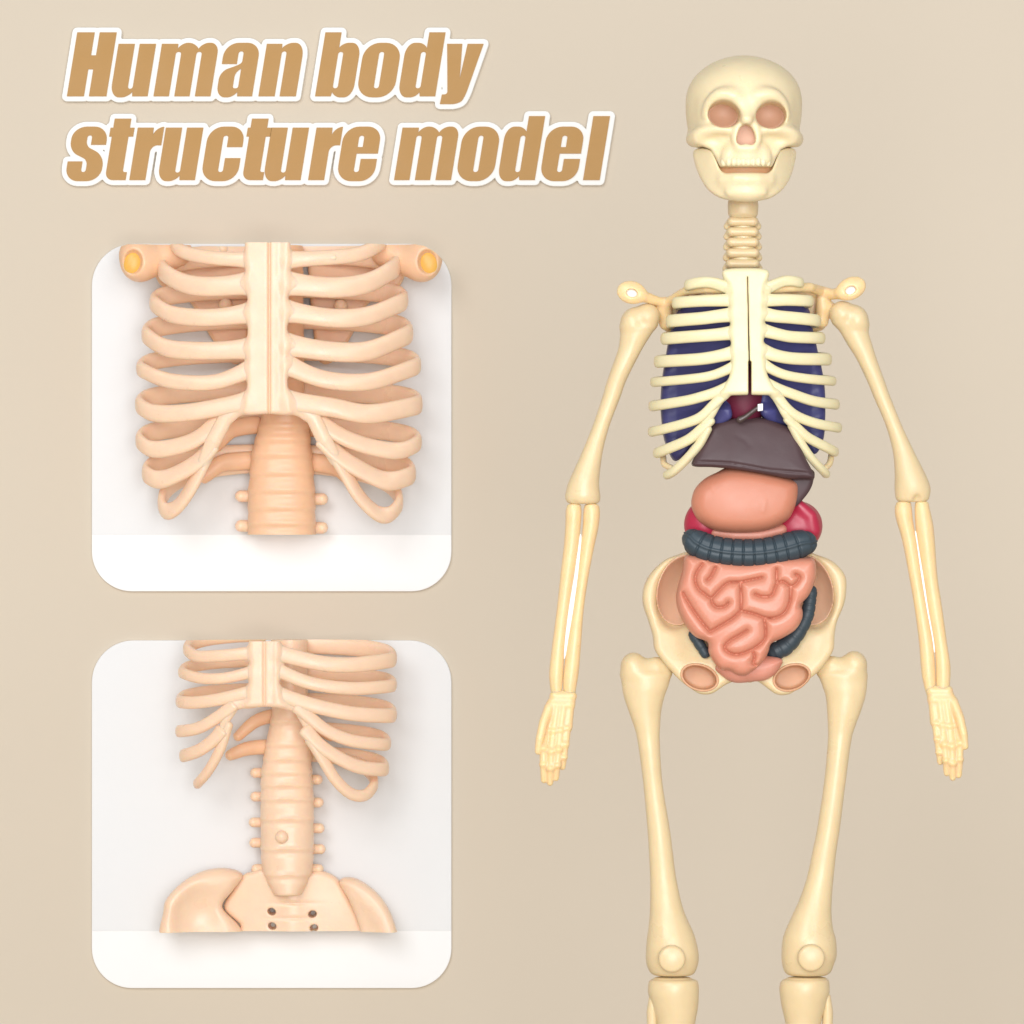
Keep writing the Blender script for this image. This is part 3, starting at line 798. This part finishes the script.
def build_rib_cage():
    cx = 748.0
    so = Solid((690, 30, 264), (806, 66, 452), .9)
    poly = spline(z6([(416, 76), (440, 66), (500, 64), (550, 66), (574, 76), (572, 100), (560, 130), (556, 200), (556, 300), (558, 370), (570, 430), (592, 470), (598, 494), (510, 496), (418, 495), (420, 470), (440, 430), (448, 370), (444, 300), (444, 200), (440, 130), (420, 100)]), 5, True)
    so.pillow(poly, 46, 7, 4)
    L = [([(440, 132), (380, 113), (335, 112), (292, 120)], 19, 30),
         ([(448, 172), (400, 174), (350, 175), (250, 180)], 20, 24),
         ([(450, 222), (390, 229), (340, 235), (230, 242)], 22, 20),
         ([(450, 284), (400, 290), (330, 295), (212, 302)], 21, 12),
         ([(458, 350), (400, 364), (330, 374), (190, 380)], 21, 4),
         ([(466, 392), (420, 415), (370, 432), (290, 442), (178, 450)], 16.5, 0),
         ([(470, 450), (400, 484), (340, 503), (290, 515), (172, 532)], 18, -2),
         ([(420, 496), (385, 530), (340, 572), (270, 597), (170, 620)], 17, -2),
         ([(375, 580), (340, 615), (290, 652), (188, 692)], 18, 0),
         ([(365, 610), (335, 665), (295, 710), (250, 752), (222, 768)], 15, 4)]
    Rr = [([(568, 132), (620, 110), (650, 106), (692, 112)], 18, 30),
          ([(560, 172), (600, 173), (640, 172), (726, 174)], 20, 24),
          ([(556, 220), (600, 228), (650, 232), (752, 240)], 21, 20),
          ([(556, 276), (610, 290), (660, 298), (768, 300)], 20, 12),
          ([(554, 345), (600, 362), (670, 372), (792, 372)], 21, 4),
          ([(552, 388), (590, 412), (640, 430), (720, 441), (808, 446)], 16.5, 0),
          ([(545, 445), (600, 472), (640, 487), (730, 516), (820, 526)], 18, -2),
          ([(598, 492), (630, 535), (670, 567), (740, 592), (828, 606)], 17, -2),
          ([(640, 575), (675, 610), (720, 645), (815, 688)], 17, 0),
          ([(655, 600), (690, 662), (730, 715), (785, 765)], 13.5, 4)]
    for side in (L, Rr):
        for i, (pts, half, dl) in enumerate(side[:8]):
            q = spline(z6(pts), 10)[:9]
            so.chain([(x, 46.5-.3*k, z, half/3.4133*(1.15-.065*k)) for k, (x, z) in enumerate(q)], 4, flat=1.35)
    so.chain([(720, 44, 396, 5), (711, 43, 412, 5.5), (704, 40, 426, 4.2), (700, 36, 436, 2.4)], 4, flat=1.4)
    so.chain([(776, 44, 396, 5), (785, 43, 412, 5.5), (792, 40, 425, 4.2), (797, 36, 434, 2.4)], 4, flat=1.4)
    so.pillow([(746.2, 277), (747.2, 277), (749.0, 361), (750.6, 362), (750.6, 420), (747.6, 420), (747.4, 362), (747.8, 361)], 46, 30, .1, sub=True)
    st = part('breastbone', so.mesh(1), RIBM)
    for side in (L, Rr):
        for i, (pts, half, dl) in enumerate(side):
            p = z6(pts)
            end = p[-1][0]
            sg = 1 if side is Rr else -1
            vf = rib(p, half/3.4133, cx, 47 if i < 8 else 44, dl, -46, cx+sg*14, -4 if i > 2 else 2, thick=4.2, start_flare=1.2 if i < 7 else 1.05, pull=2.6, back=i < 8)
            part('rib', vf, RIBM, st)
    # hooked tips of the lowest ribs
    for pts in ([(664, 457), (665, 464), (672, 468)], [(833, 455), (831, 463), (826, 468)]):
        q = spline(pts, 6); path = np.stack([q[:, 0], np.linspace(-2, 14, len(q)), q[:, 1]], 1)
        part('rib', tube(path, 3.2, 3.2, lambda p: (0, 1, 0)), LIMB, st)
    # back bone behind the organs
    rows = []
    for z in np.arange(272, 640, 4):
        m = 1.2*math.sin(z/18*2*math.pi)
        rows.append((z, 748-15-m, 748+15+m, -56, 14+m*.5))
    part('spine', slices(rows, 24, n=1), BLADE)
build_rib_cage()

def build_shoulders():
    for sg in (-1, 1):
        if sg < 0:
            so = Solid((610, -50, 270), (735, 46, 336), 1.0)
            c, hc, rot = (632, 6, 291.5), (632.3, 6, 292.3), 12
            so.ell(c, (15, 5.5, 11.6), 0, rot=rot)
            so.chain([(640, 5, 294, 6), (655, -2, 299, 5), (667, -8, 302.5, 4.6), (676, 4, 297, 5), (688, 22, 290, 5), (706, 34, 289, 4.6), (724, 38, 290, 4.2)], 4)
            so.pillow(spline([(661, 300), (668, 296), (690, 290), (728, 290), (728, 326), (690, 330), (670, 331), (662, 322)], 5, True), -26, 5, 4, k=4)
            so.chain([(667, -10, 302, 6), (667, -14, 322, 7)], 6); so.chain([(662, -14, 308, 8), (654, -14, 312, 7)], 5)
        else:
            so = Solid((764, -50, 266), (874, 46, 336), 1.0)
            c, hc, rot = (852.5, 6, 287.5), (851.8, 6, 289.5), -24
            so.ell(c, (15.6, 5.5, 11.4), 0, rot=rot)
            so.chain([(844, 5, 292, 6), (834, -4, 293, 5.5), (824, -12, 290, 5.5), (810, 20, 287, 5), (792, 33, 288, 4.6), (772, 38, 290, 4.2)], 4)
            so.pillow(spline([(829, 300), (822, 294), (806, 288), (770, 288), (770, 324), (806, 329), (824, 329), (830, 320)], 5, True), -26, 5, 4, k=4)
            so.chain([(824, -10, 300, 6), (824, -14, 320, 7)], 6); so.chain([(829, -14, 306, 8), (837, -14, 310, 7)], 5)
        so.ell(hc, (5.6, 20, 4.0), 1, True, rot=rot)
        bl = part('shoulder_blade', so.mesh(2), THIN)
        s2 = Solid((hc[0]-10, -6, hc[2]-10), (hc[0]+10, 8, hc[2]+10), .8)
        s2.ell((hc[0], 4, hc[2]), (6.2, 2.2, 4.6), 0, rot=rot)
        part('background_disc', s2.mesh(1), WHITE, bl)  # disc standing in for white background left in the shoulder hole
build_shoulders()

def build_arm(sg):
    if sg < 0:
        hum = [(307.5, 631, 656.5), (311, 625.2, 659.3), (317, 621.8, 659.6), (326, 620.6, 657), (333, 620.4, 652.3), (348, 618.4, 643), (358, 615.2, 637.7), (370, 610.8, 631.5), (384, 606, 625),
               (397, 602.3, 620.6), (426, 592.5, 609.6), (453, 581.5, 602.7), (480, 569.3, 599.3), (491, 566, 599.8), (497, 565, 600.5), (504, 567, 599.6)]
        b1 = [(506, 567, 581), (512, 565.6, 581.6), (526, 565.3, 580.6), (546, 563.8, 578.6), (576, 560.3, 574), (609, 556.8, 569), (643, 552.4, 565), (672, 549.2, 563.4), (686, 550, 562.4), (692, 551, 562)]
        b2 = [(506, 584.4, 599), (512, 583.4, 600), (526, 582.8, 598.8), (546, 580.6, 594.5), (576, 577.5, 588.7), (609, 573, 583.8), (643, 567.4, 581.2), (672, 563.6, 578.8), (686, 563, 576.6), (692, 563.4, 575.6)]
        gap_strip = [(579, 538), (581.5, 536), (581.5, 560), (576, 600), (570, 638), (564, 660), (563.5, 640), (568, 610), (574.5, 572)]
        mx = lambda x: x; dyh = 0
        dent = (573.5, 502, 7)
    else:
        hum = [(304.5, 832, 856), (309, 829.5, 862.5), (316, 830, 867.4), (323.5, 834, 868.3), (333, 840.5, 868.8), (345.5, 847.8, 872.7), (357.7, 855.6, 876.4), (370, 861.8, 880.8), (382, 867.4, 885.2),
               (397, 873.5, 890.6), (426, 885.8, 902.3), (453, 893, 915), (475, 894.7, 926), (487, 894.5, 930.4), (495, 895, 930), (502, 896.5, 928)]
        b1 = [(503.5, 896, 911), (510, 894.6, 912), (521, 896.4, 913), (540, 902, 916.3), (576, 909, 921.5), (609.5, 914.7, 927), (643, 919, 933), (672, 921.3, 935.4), (684, 923.6, 935.6), (690, 925, 935.4)]
        b2 = [(503.5, 915, 928.6), (510, 914.6, 930), (526, 915.3, 933.4), (546, 918, 935.2), (576, 923, 937.4), (609.5, 928, 942.4), (643, 934, 947), (666, 935.6, 950.4), (684, 936, 949.8), (690, 936.6, 948.6)]
        gap_strip = [(914.5, 532), (917, 534), (921.5, 560), (928, 600), (935, 648), (932, 648), (925, 612), (918.5, 574), (915, 546)]
        mx = lambda x: 1502.5-x; dyh = -5
        dent = (917, 497, 7)
    xs = [p[1] for p in hum]+[p[2] for p in hum]
    so = Solid((min(xs)-8, -30, 296), (max(xs)+8, 30, 512), 1.1)
    so.bone(hum[3:], -4, ([318, 335, 370, 480, 505], [.6, .72, .9, .8, .62]))
    if sg < 0: so.ell((647, -4, 316.5), (13.2, 13, 13.2), 5); so.ell((632, -4, 321), (11.2, 13, 14), 5, rot=25)
    else: so.ell((842.5, -4, 314), (13.2, 13, 13.2), 5); so.ell((857, -4, 318.5), (11.2, 13, 14), 5, rot=-25)
    so.ell((dent[0], 11, dent[1]+5), (6.5, 9, 8.5), 2, True)
    ua = part('upper_arm_bone', so.mesh(2), LIMB, space=LIMBS)
    fa = part('forearm_bone', slices(b1, 24, dc=-3, dr=.85), THIN, space=LIMBS)
    part('forearm_bone', slices(b2, 24, dc=-3, dr=.85), THIN, space=LIMBS)
    so = Solid((min(p[0] for p in gap_strip)-4, -8, 530), (max(p[0] for p in gap_strip)+4, 2, 666), .8)
    so.pillow(spline(gap_strip, 5, True), -3, 1.2, .8)
    part('background_strip', so.mesh(1), WHITE, fa, space=LIMBS)  # thin sheet standing in for white background left between the bones
    # hand: wrist bones, palm, four fingers lying side by side and a thumb
    so = Solid((524, -22, 684), (584, 18, 792), .7) if sg < 0 else Solid((918, -22, 678), (980, 18, 788), .7)
    C = lambda pts: [(mx(x), y, z+dyh, r) for x, y, z, r in pts]
    so.chain(C([(555.5, -3, 696, 6), (571, -3, 696, 6)]), 2)
    so.chain(C([(553, -3, 704, 6.5), (569, -3, 704, 6.5)]), 3)
    F = [[(550, -2, 706, 4.6), (546, -1, 730, 4.4), (543.5, 3, 748, 4.2), (543.5, 3, 764, 3.8), (544, -1, 780, 3.2)],
         [(557, -1, 706, 4.8), (553.5, 0, 731, 4.5), (551.5, 4, 751, 4.3), (550.5, 4, 768, 3.9), (550, 0, 782.5, 3.3)],
         [(563.5, -1, 706, 4.6), (560.5, 0, 730, 4.4), (558.6, 4, 749, 4.2), (557, 4, 765, 3.7), (556, 0, 778, 3.1)],
         [(570, -2, 706, 4.4), (567, -1, 728, 4.2), (565, 2, 744, 4), (563.6, 2, 757, 3.5), (562.6, -1, 767, 3)]]
    for f in F:
        so.chain(C(f), 1.6)
        for x, y, z, r in f[1:4]:
            so.ell((mx(x), y+1, z+dyh), (r+.5, r+.6, r*.8), 2)
    so.box((mx(559.5), -3, 716+dyh), (13, 4.5, 14), 4, 3)
    so.chain(C([(549, 0, 708, 5), (543.5, 4, 722, 4.6), (539.8, 7, 738, 4.2), (538, 6, 751, 3.4)]), 2)
    part('hand', so.mesh(3), THIN, space=LIMBS)
for sg in (-1, 1): build_arm(sg)

# ------------------------------------------------------------------ pelvis and legs
def z7(pts): return zoomed(pts, 610, 460, 3.657)
def build_pelvis():
    so = Solid((705, -66, 556), (795, -14, 676), 1.5)
    so.pillow(spline([(716, 566), (748, 560), (782, 566), (778, 610), (762, 650), (748, 664), (734, 650), (720, 610)], 5, True), -40, 12, 8, dome=3)
    part('sacrum', so.mesh(1), LIMB, space=LIMBS)
    for sg in (-1, 1):
        if sg < 0:
            outer = [(690, 553), (678, 555), (664, 561), (650, 575), (643.5, 590), (643.5, 605), (649, 622), (653, 636), (655, 650), (664, 663), (672, 672), (680, 680.5), (690, 688), (700, 693.6), (712, 693), (726, 684), (738, 680.5), (747, 682), (747, 668), (728, 664), (712, 650), (706, 632), (708, 600), (706, 570)]
            so = Solid((636, -64, 546), (756, 40, 700), 1.0)
            X = lambda x: x
        else:
            outer = [(806, 553), (818, 555), (833, 561.5), (845, 575), (846.5, 590), (844, 605), (837, 622), (834.5, 636), (833, 650), (824, 664), (816, 673), (806, 681), (798, 688), (788, 694), (776, 694), (763, 685), (756, 681), (747, 682), (747, 668), (766, 664), (780, 650), (788, 632), (786, 600), (790, 570)]
            so = Solid((738, -60, 546), (852, 40, 700), 1.0)
            X = lambda x: 1490-x
        poly = spline(outer, 4, True)
        cen = lambda Xa, Z: -20+np.interp(Z, [560, 620, 660, 695], [0, 0, 10, 16])
        so.pillow(poly, cen, 22, 7)
        so.ell((X(681), 12, 592), (26, 40, 40), 6, True, rot=14 if sg < 0 else -14)
        so.ell((X(694), 22, 636), (22, 18, 30), 10, True, rot=-24 if sg < 0 else 24)
        ro = math.radians(18 if sg < 0 else -18)
        rim = [(X(699)+18.6*math.cos(a)*math.cos(ro)-12.6*math.sin(a)*math.sin(ro), 677+18.6*math.cos(a)*math.sin(ro)+12.6*math.sin(a)*math.cos(ro)) for a in np.linspace(0, 2*math.pi, 40, endpoint=False)]
        so.pillow(rim, 36, 43, 5, k=2, sub=True)
        hb = part('hip_bone', so.mesh(2), LIMB, space=LIMBS)
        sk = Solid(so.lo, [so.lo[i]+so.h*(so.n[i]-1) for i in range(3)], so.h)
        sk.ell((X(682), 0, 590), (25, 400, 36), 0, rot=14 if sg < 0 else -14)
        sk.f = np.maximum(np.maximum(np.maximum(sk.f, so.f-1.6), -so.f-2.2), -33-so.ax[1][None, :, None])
        part('hip_hollow_shade', sk.mesh(2), HOLLOW_SHADE, hb, space=LIMBS)  # skin over the hip surface, painted with the hollow's reddish shade
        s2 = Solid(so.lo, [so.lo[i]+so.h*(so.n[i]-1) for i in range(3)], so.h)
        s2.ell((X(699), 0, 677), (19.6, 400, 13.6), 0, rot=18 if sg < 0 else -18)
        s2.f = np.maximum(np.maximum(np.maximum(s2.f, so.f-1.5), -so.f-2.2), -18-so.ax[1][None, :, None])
        part("hip_opening_shade", s2.mesh(2), RECESS_SHADE, hb, space=LIMBS)  # skin over the opening, its shade and translucent orange painted on
build_pelvis()

def zf(rows): return [(z/2.6667+640, a/2.6667+600, b/2.6667+600) for z, a, b in rows]
def build_leg(sg):
    if sg < 0:
        th = zf([(45, 66, 158), (58, 57, 184), (72, 55.5, 189), (90, 55, 190), (120, 58, 184), (150, 63, 173), (190, 76, 164), (230, 90, 161), (270, 100, 160), (380, 115, 167), (500, 126, 186), (560, 130, 194), (630, 133.5, 203),
                 (690, 134, 215), (730, 133, 227), (770, 129, 245), (800, 125, 256), (840, 122, 264), (865, 124, 262), (885, 132, 255), (896, 142, 248)])
        sh = zf([(904, 142, 246), (910, 132, 260), (925, 128, 264), (945, 129, 264), (980, 140, 262), (1024, 152, 254)])+[(1050, 660, 691), (1090, 664, 687), (1200, 666, 685), (1320, 664, 687), (1366, 662, 690)]
        kx, kz = 671.2, 957
        fib = [(653, -6, 997, 4), (652, -8, 1012, 5.5), (654, -14, 1100, 5), (657, -14, 1300, 5), (657, -14, 1368, 7)]
    else:
        th = zf([(42, 614, 706), (56, 590, 713), (70, 583, 714), (90, 582, 714), (120, 592, 713), (150, 602, 709), (190, 606, 697), (230, 608, 682), (270, 608, 671), (380, 598, 656), (500, 580, 641), (560, 568, 632), (630, 553, 624),
                 (690, 533, 619), (730, 515, 618), (770, 497, 622), (800, 487, 630), (840, 484, 632), (865, 486, 625), (885, 492, 617), (896, 501, 608)])
        sh = zf([(904, 496, 606), (910, 484, 611), (925, 479, 613), (945, 480, 612), (980, 485, 602), (1024, 495, 590)])+[(1050, 788, 820), (1090, 792, 816), (1200, 794, 813), (1320, 792, 815), (1366, 789, 817)]
        kx, kz = 810, 956
        fib = [(827, -6, 997, 4), (828, -8, 1012, 5.5), (826, -14, 1100, 5), (823, -14, 1300, 5), (823, -14, 1368, 7)]
    xs = [p[1] for p in th]+[p[2] for p in th]
    so = Solid((min(xs)-8, -48, 640), (max(xs)+8, 34, 984), 1.25)
    so.bone(th[3:], -8, ([664, 690, 750, 980], [.52, .68, .9, .84]))
    if sg < 0:
        so.ell((633, -8, 666), (12.4, 15, 13.6), 7, rot=18); so.chain([(643, -8, 674, 12), (655, -8, 667.5, 10.5), (664, -10, 666, 9)], 8)
    else:
        so.ell((855, -8, 664.5), (12.4, 15, 13.6), 7, rot=-18); so.chain([(845, -8, 673, 12), (833, -8, 666.5, 10.5), (824, -10, 665, 9)], 8)
    so.chain([(kx+15.2*math.cos(a*math.pi/16), 21.5-abs(math.cos(a*math.pi/16))*3, kz+15.2*math.sin(a*math.pi/16), 3.4) for a in range(33)], 1.5, True)
    tb = part('thigh_bone', so.mesh(2), LIMB, space=LIMBS)
    so = Solid((kx-20, 0, kz-20), (kx+20, 36, kz+20), .8)
    so.pillow([(kx+13.5*math.cos(a*math.pi/24), kz+13.5*math.sin(a*math.pi/24)) for a in range(48)], 18, 6.5, 2.5, dome=2.5, span=13)
    part('kneecap', so.mesh(1), LIMB, space=LIMBS)
    sb = part('shin_bone', slices(sh, 32, dc=-8, dr=.82), LIMB, space=LIMBS)
    so = Solid((min(p[0] for p in fib)-12, -28, 988), (max(p[0] for p in fib)+12, 8, 1380), 1.5)
    so.chain(fib, 0)
    part('calf_bone', so.mesh(1), LIMB, space=LIMBS)
    so = Solid((kx-34, -40, 1352), (kx+34, 100, 1406), 1.5)
    x0 = (sh[-1][1]+sh[-1][2])/2
    so.chain([(x0, -22, 1388, 13), (x0, 0, 1380, 14), (x0+sg*3, 40, 1388, 12)], 4)
    for i in range(5):
        xx = x0+sg*3+(i-2)*7.5
        so.chain([(x0+sg*3+(i-2)*5, 35, 1390, 6), (xx, 64, 1396, 4.6), (xx, 84-abs(i-1.5)*4, 1398, 4)], 2)
    so.box((x0, 20, 1412.5), (60, 140, 8.5), 1, 1, True)
    part('foot', so.mesh(1), LIMB, space=LIMBS)
for sg in (-1, 1): build_leg(sg)

# ------------------------------------------------------------------ organs
def zi(pts): return zoomed(pts, 660, 540, 5.689)
def build_organs():
    # lungs
    Lp = [(686, 302), (676, 316), (671, 334), (667, 356), (663.5, 378), (662, 400), (663, 420), (666, 440), (675, 460), (684, 456), (694, 444), (708, 430), (722, 424), (732, 417), (731, 404), (736, 390), (739, 340), (736, 306), (712, 298)]
    Rp = [(808, 304), (815, 330), (820, 352), (824.5, 372), (827, 392), (827, 420), (825, 440), (817, 454), (806, 446), (793, 428.5), (780, 425), (766, 419.5), (759.5, 410), (760, 392), (758, 340), (760, 304), (784, 298)]
    for P, x0 in ((Lp, 655), (Rp, 750)):
        so = Solid((x0, -46, 278), (x0+84, 44, 468), 1.2)
        so.pillow(spline(P, 4, True), lambda X, Z: -8+np.clip(22-np.abs(X-745)*.5, -12, 22)+9*np.clip((Z-402)/8, 0, 1)*np.clip((42-np.abs(X-746))/12, 0, 1), 24, 8, front=lambda X, Z, d: .8*np.sin(Z*.35+X*.1))
        part('lung', so.mesh(2), LUNG if x0 < 700 else LUNGB)
    # heart with its tube, and a patch standing in for leftover white background
    so = Solid((716, -12, 360), (782, 52, 440), 1.0)
    so.ell((744, 14, 393), (25, 20, 28), 0, rot=20); so.ell((746, 14, 412), (16, 19, 14), 10); so.chain([(742, 14, 375, 9), (742, 8, 362, 8)], 6)
    h = part('heart', so.mesh(1), HEART)
    so = Solid((730, 20, 398), (770, 56, 432), .7)
    so.chain([(739.5, 41, 420, 3.6), (745, 42, 417, 2.6), (757, 44, 408, 2.2)], 1)
    part('blood_vessel', so.mesh(1), TUBE, h)
    so = Solid((748, 30, 396), (772, 60, 420), .7)
    so.pillow([(757, 404.4), (762.4, 403.6), (762.4, 411), (757, 411.6)], 45, 2, 1.0)
    part('background_patch', so.mesh(1), WHITE, h)
    # liver: wedge shaped plate with a lip along its lower edge, its tail turning down behind the stomach
    so = Solid((684, -30, 412), (824, 58, 512), 1.0)
    P = spline([(712, 425), (730, 419), (748, 417.5), (764, 418), (780, 423.5), (793, 430), (799, 440), (804, 455), (812, 471), (814, 478), (803, 478.5), (788, 478.5), (770, 475), (750, 471.5), (730, 468.5), (712, 467), (696, 466.5), (692.3, 463), (698, 452), (706, 437)], 4, True)
    lip = lambda X, Z, d: -1.6*np.exp(-((Z-np.interp(X, [692, 730, 770, 812], [461.5, 463, 470, 473.5]))/1.3)**2)-.4*np.exp(-(line_dist([(737, 436), (745, 440), (749, 445)], X, Z)/3)**2)+np.interp(Z, [418, 470], [-6, 5])
    so.pillow(P, 16, 22, 6, dome=2, front=lip)
    so.pillow(spline([(794, 466), (813.5, 470), (814, 480), (810.5, 490), (803, 500), (795, 507), (788, 500), (790, 480)], 4, True), 8, 18, 5, k=2)
    part('liver', so.mesh(1), LIVER)
    # stomach
    so = Solid((686, -24, 464), (806, 58, 538), .9)
    P = spline([(718, 472), (706, 478), (696, 488), (692, 500), (692.8, 510), (699, 521), (712, 529.5), (730, 532.6), (752, 532.5), (772, 529), (788, 520), (795, 508), (799, 494), (800, 482), (792, 477), (770, 472), (742, 466.5), (728, 467)], 4, True)
    vein = spline([(757, 505), (763, 512), (765, 500)], 6); vein2 = spline([(711, 484), (714, 492), (720, 487)], 6); v3 = spline([(756, 515), (757, 496)], 4)
    veins = lambda X, Z, d: .3*np.exp(-(line_dist(vein, X, Z)/1.6)**2)+.4*np.exp(-(line_dist(vein2, X, Z)/1.2)**2)-3.0*np.exp(-((Z-468)/7)**2)
    so.pillow(P, 10, 16, 13, front=lambda X, Z, d: veins(X, Z, d)+16*np.sqrt(np.clip(1-((X-745)/62)**2-((Z-502)/38)**2, 0, 1)))
    part('stomach', so.mesh(3), STOM)
    so = Solid((700, -10, 518), (796, 40, 546), 1.0)
    so.chain([(716, 14, 533, 5), (735, 17, 535, 6), (760, 17, 535, 6), (782, 14, 530, 6)], 3)
    part('pancreas', so.mesh(1), RECT)
    # kidneys
    so = Solid((678, -30, 498), (722, 34, 546), 1.0)
    so.ell((705, 2, 523), (20, 18, 24), 0, rot=14)
    part('kidney', so.mesh(1), KID)
    so = Solid((774, -30, 492), (832, 40, 560), 1.0)
    so.ell((799, 2, 526), (25, 16, 25), 0, rot=-35); so.chain([(800, 14, 505, 5), (812, 14, 516, 5), (815, 12, 530, 5)], 8)
    part('kidney', so.mesh(1), KID)
    # transverse colon: thick pouched tube with a band along its middle
    c = spline(z7([(306, 294), (324, 308), (360, 324), (420, 336), (500, 341), (580, 335), (650, 320), (690, 308), (712, 304)]), 16)
    path = np.stack([c[:, 0], 26+8*np.sin(np.linspace(0, math.pi, len(c))), c[:, 1]], 1)
    L = np.concatenate([[0], np.cumsum(np.linalg.norm(np.diff(path, axis=0), axis=1))]); u = np.linspace(0, L[-1], 260)
    path = np.stack([np.interp(u, L, path[:, i]) for i in range(3)], 1)
    def pouch(uu, th):
        s_ = uu*L[-1]/10.6+(.18 if math.sin(th-1.5) > 0 and math.cos(th) > 0 else 0)
        fr = s_-math.floor(s_)
        g = math.exp(-(min(fr, 1-fr)/.085)**2)
        front = math.exp(-((((th-math.pi/2)+math.pi) % (2*math.pi)-math.pi)/.10)**2)
        side = math.exp(-((((th-math.pi/2)+math.pi) % (2*math.pi)-math.pi)/.26)**2)
        return 1-.12*g*(1-front)-.12*side*(1-front)+.03*front
    tt = np.linspace(0, 1, len(path))
    ha = np.interp(tt, [0, .08, .3, .6, .9, 1], [12.8, 14.6, 14.2, 14.2, 15.2, 13.5])
    part('large_intestine', tube(path, ha, 15, lambda q: (0, 1, 0), 72, mod=pouch), COLON)
    # lower colon on both sides
    for pts, r in ((zi([(868, 290), (856, 360), (842, 430), (795, 520), (725, 600), (655, 640)]), [6, 6.6, 7, 8, 9.5, 9]), (zi([(190, 540), (225, 590), (262, 650)]), [5, 5.5, 5])):
        q = spline([(x, z, rr) for (x, z), rr in zip(pts, r)], 14)
        path = np.stack([q[:, 0], np.full(len(q), 10.0), q[:, 1]], 1)
        Lh = float(np.linalg.norm(np.diff(path, axis=0), axis=1).sum())
        def ring(uu, th, Lh=Lh):
            s_ = uu*Lh/8.5; fr = s_-math.floor(s_)
            return 1-.09*math.exp(-(min(fr, 1-fr)/.12)**2)
        part('large_intestine', tube(path, q[:, 2], q[:, 2], lambda p: (0, 1, 0), 28, mod=ring), COLON)
    # small intestine: one folded cushion with deep winding creases
    so = Solid((670, -22, 552), (822, 56, 682), .75)
    P = spline(zi([(150, 90), (130, 180), (105, 270), (95, 340), (110, 410), (150, 490), (200, 550), (270, 582), (278, 640), (310, 700), (345, 735), (400, 745), (430, 765), (480, 772), (520, 752), (580, 700), (616, 640), (635, 588), (700, 557), (770, 512), (808, 450), (812, 400), (802, 368), (850, 310), (885, 220), (888, 150), (872, 108), (820, 100), (700, 105), (640, 110), (500, 130), (350, 120), (250, 100)]), 4, True)
    G = [[(240, 135), (200, 205), (212, 270), (250, 305), (290, 328), (330, 290), (385, 243), (455, 238), (520, 225), (578, 213)],
         [(315, 155), (290, 205), (268, 228)], [(455, 238), (460, 320), (458, 402)],
         [(290, 328), (298, 362), (325, 382), (365, 377), (386, 356)],
         [(458, 402), (410, 445), (340, 488), (282, 522)], [(128, 300), (185, 395), (240, 470), (284, 522)],
         [(458, 402), (530, 418), (600, 442), (665, 438), (712, 405), (738, 345), (742, 265)],
         [(540, 308), (580, 322), (632, 314), (655, 265), (664, 235)], [(662, 165), (664, 235), (700, 236), (740, 262), (772, 248), (792, 212), (770, 195)],
         [(590, 445), (600, 520), (588, 572), (520, 622), (440, 650), (385, 636), (366, 606), (395, 572), (440, 545), (492, 515)],
         [(520, 622), (536, 660), (528, 700), (545, 712)]]
    G = [spline(zi(g), 6) for g in G]
    def crease(X, Z, d):
        D = None
        for g in G:
            q = line_dist(g, X, Z); D = q if D is None else np.minimum(D, q)
        e = np.minimum(D, np.maximum(-d, 0)*.9)
        r = np.clip(e/7.8, 0, 1)
        return 7.5*np.sqrt(np.maximum(1-(1-r)**2.0, 0))-7.5-1.2*np.exp(-(D/1.4)**2)
    so.pillow(P, 18, 24, 5, dome=5, span=40, front=crease)
    part('small_intestine', so.mesh(3), GUT)
    # rectum below
    so = Solid((706, -20, 648), (792, 36, 690), 1.0)
    so.pillow(spline(zi([(320, 720), (350, 770), (400, 805), (450, 816), (530, 808), (600, 800), (655, 768), (690, 720), (702, 690), (680, 672), (600, 660), (450, 640)]), 4, True), 12, 13, 8, dome=4)
    part('rectum', so.mesh(1), RECT)
build_organs()

# ================================================================== LIGHT AND CAMERA
w = bpy.data.worlds.new('World'); scene.world = w; w.use_nodes = True
bg = w.node_tree.nodes['Background']; bg.inputs['Color'].default_value = (0.965, 0.985, 1.0, 1); bg.inputs['Strength'].default_value = 0.39

def softbox(name, loc, target, size, energy, color=(1, 1, 1)):
    la = bpy.data.lights.new(name, 'AREA'); la.shape = 'SQUARE'; la.size = size; la.energy = energy; la.color = color
    o = bpy.data.objects.new(name, la); col.objects.link(o)
    d = np.array(target)-np.array(loc)
    from mathutils import Vector
    o.location = loc; o.rotation_euler = Vector(d).to_track_quat('-Z', 'Y').to_euler()
    return o
softbox('key_softbox', (-0.85, -2.5, 1.1), (0.0, 0.1, 0.0), 1.4, 38.0, (.985, .99, 1.0))
softbox('fill_softbox', (0.85, -2.6, 0.6), (0.0, 0.1, 0.0), 1.4, 20.0, (.985, .99, 1.0))
softbox('front_softbox', (0.15, -2.75, -0.12), (0.0, 0.1, -0.05), 1.2, 39.0, (.985, .99, 1.0))

cam = bpy.data.cameras.new('camera'); co = bpy.data.objects.new('camera', cam); col.objects.link(co)
co.location = (0, -DC*S, 0); co.rotation_euler = (math.pi/2, 0, 0)
cam.sensor_width = 36; cam.lens = 36*DC/1024; cam.clip_start = .05; cam.clip_end = 50
scene.camera = co
scene.render.resolution_x = 1024; scene.render.resolution_y = 1024
scene.view_settings.view_transform = 'Standard'; scene.view_settings.look = 'None'
scene.view_settings.exposure = 0; scene.view_settings.gamma = 1
scene.render.engine = 'CYCLES'
try:
    scene.cycles.use_denoising = True
except Exception:
    pass
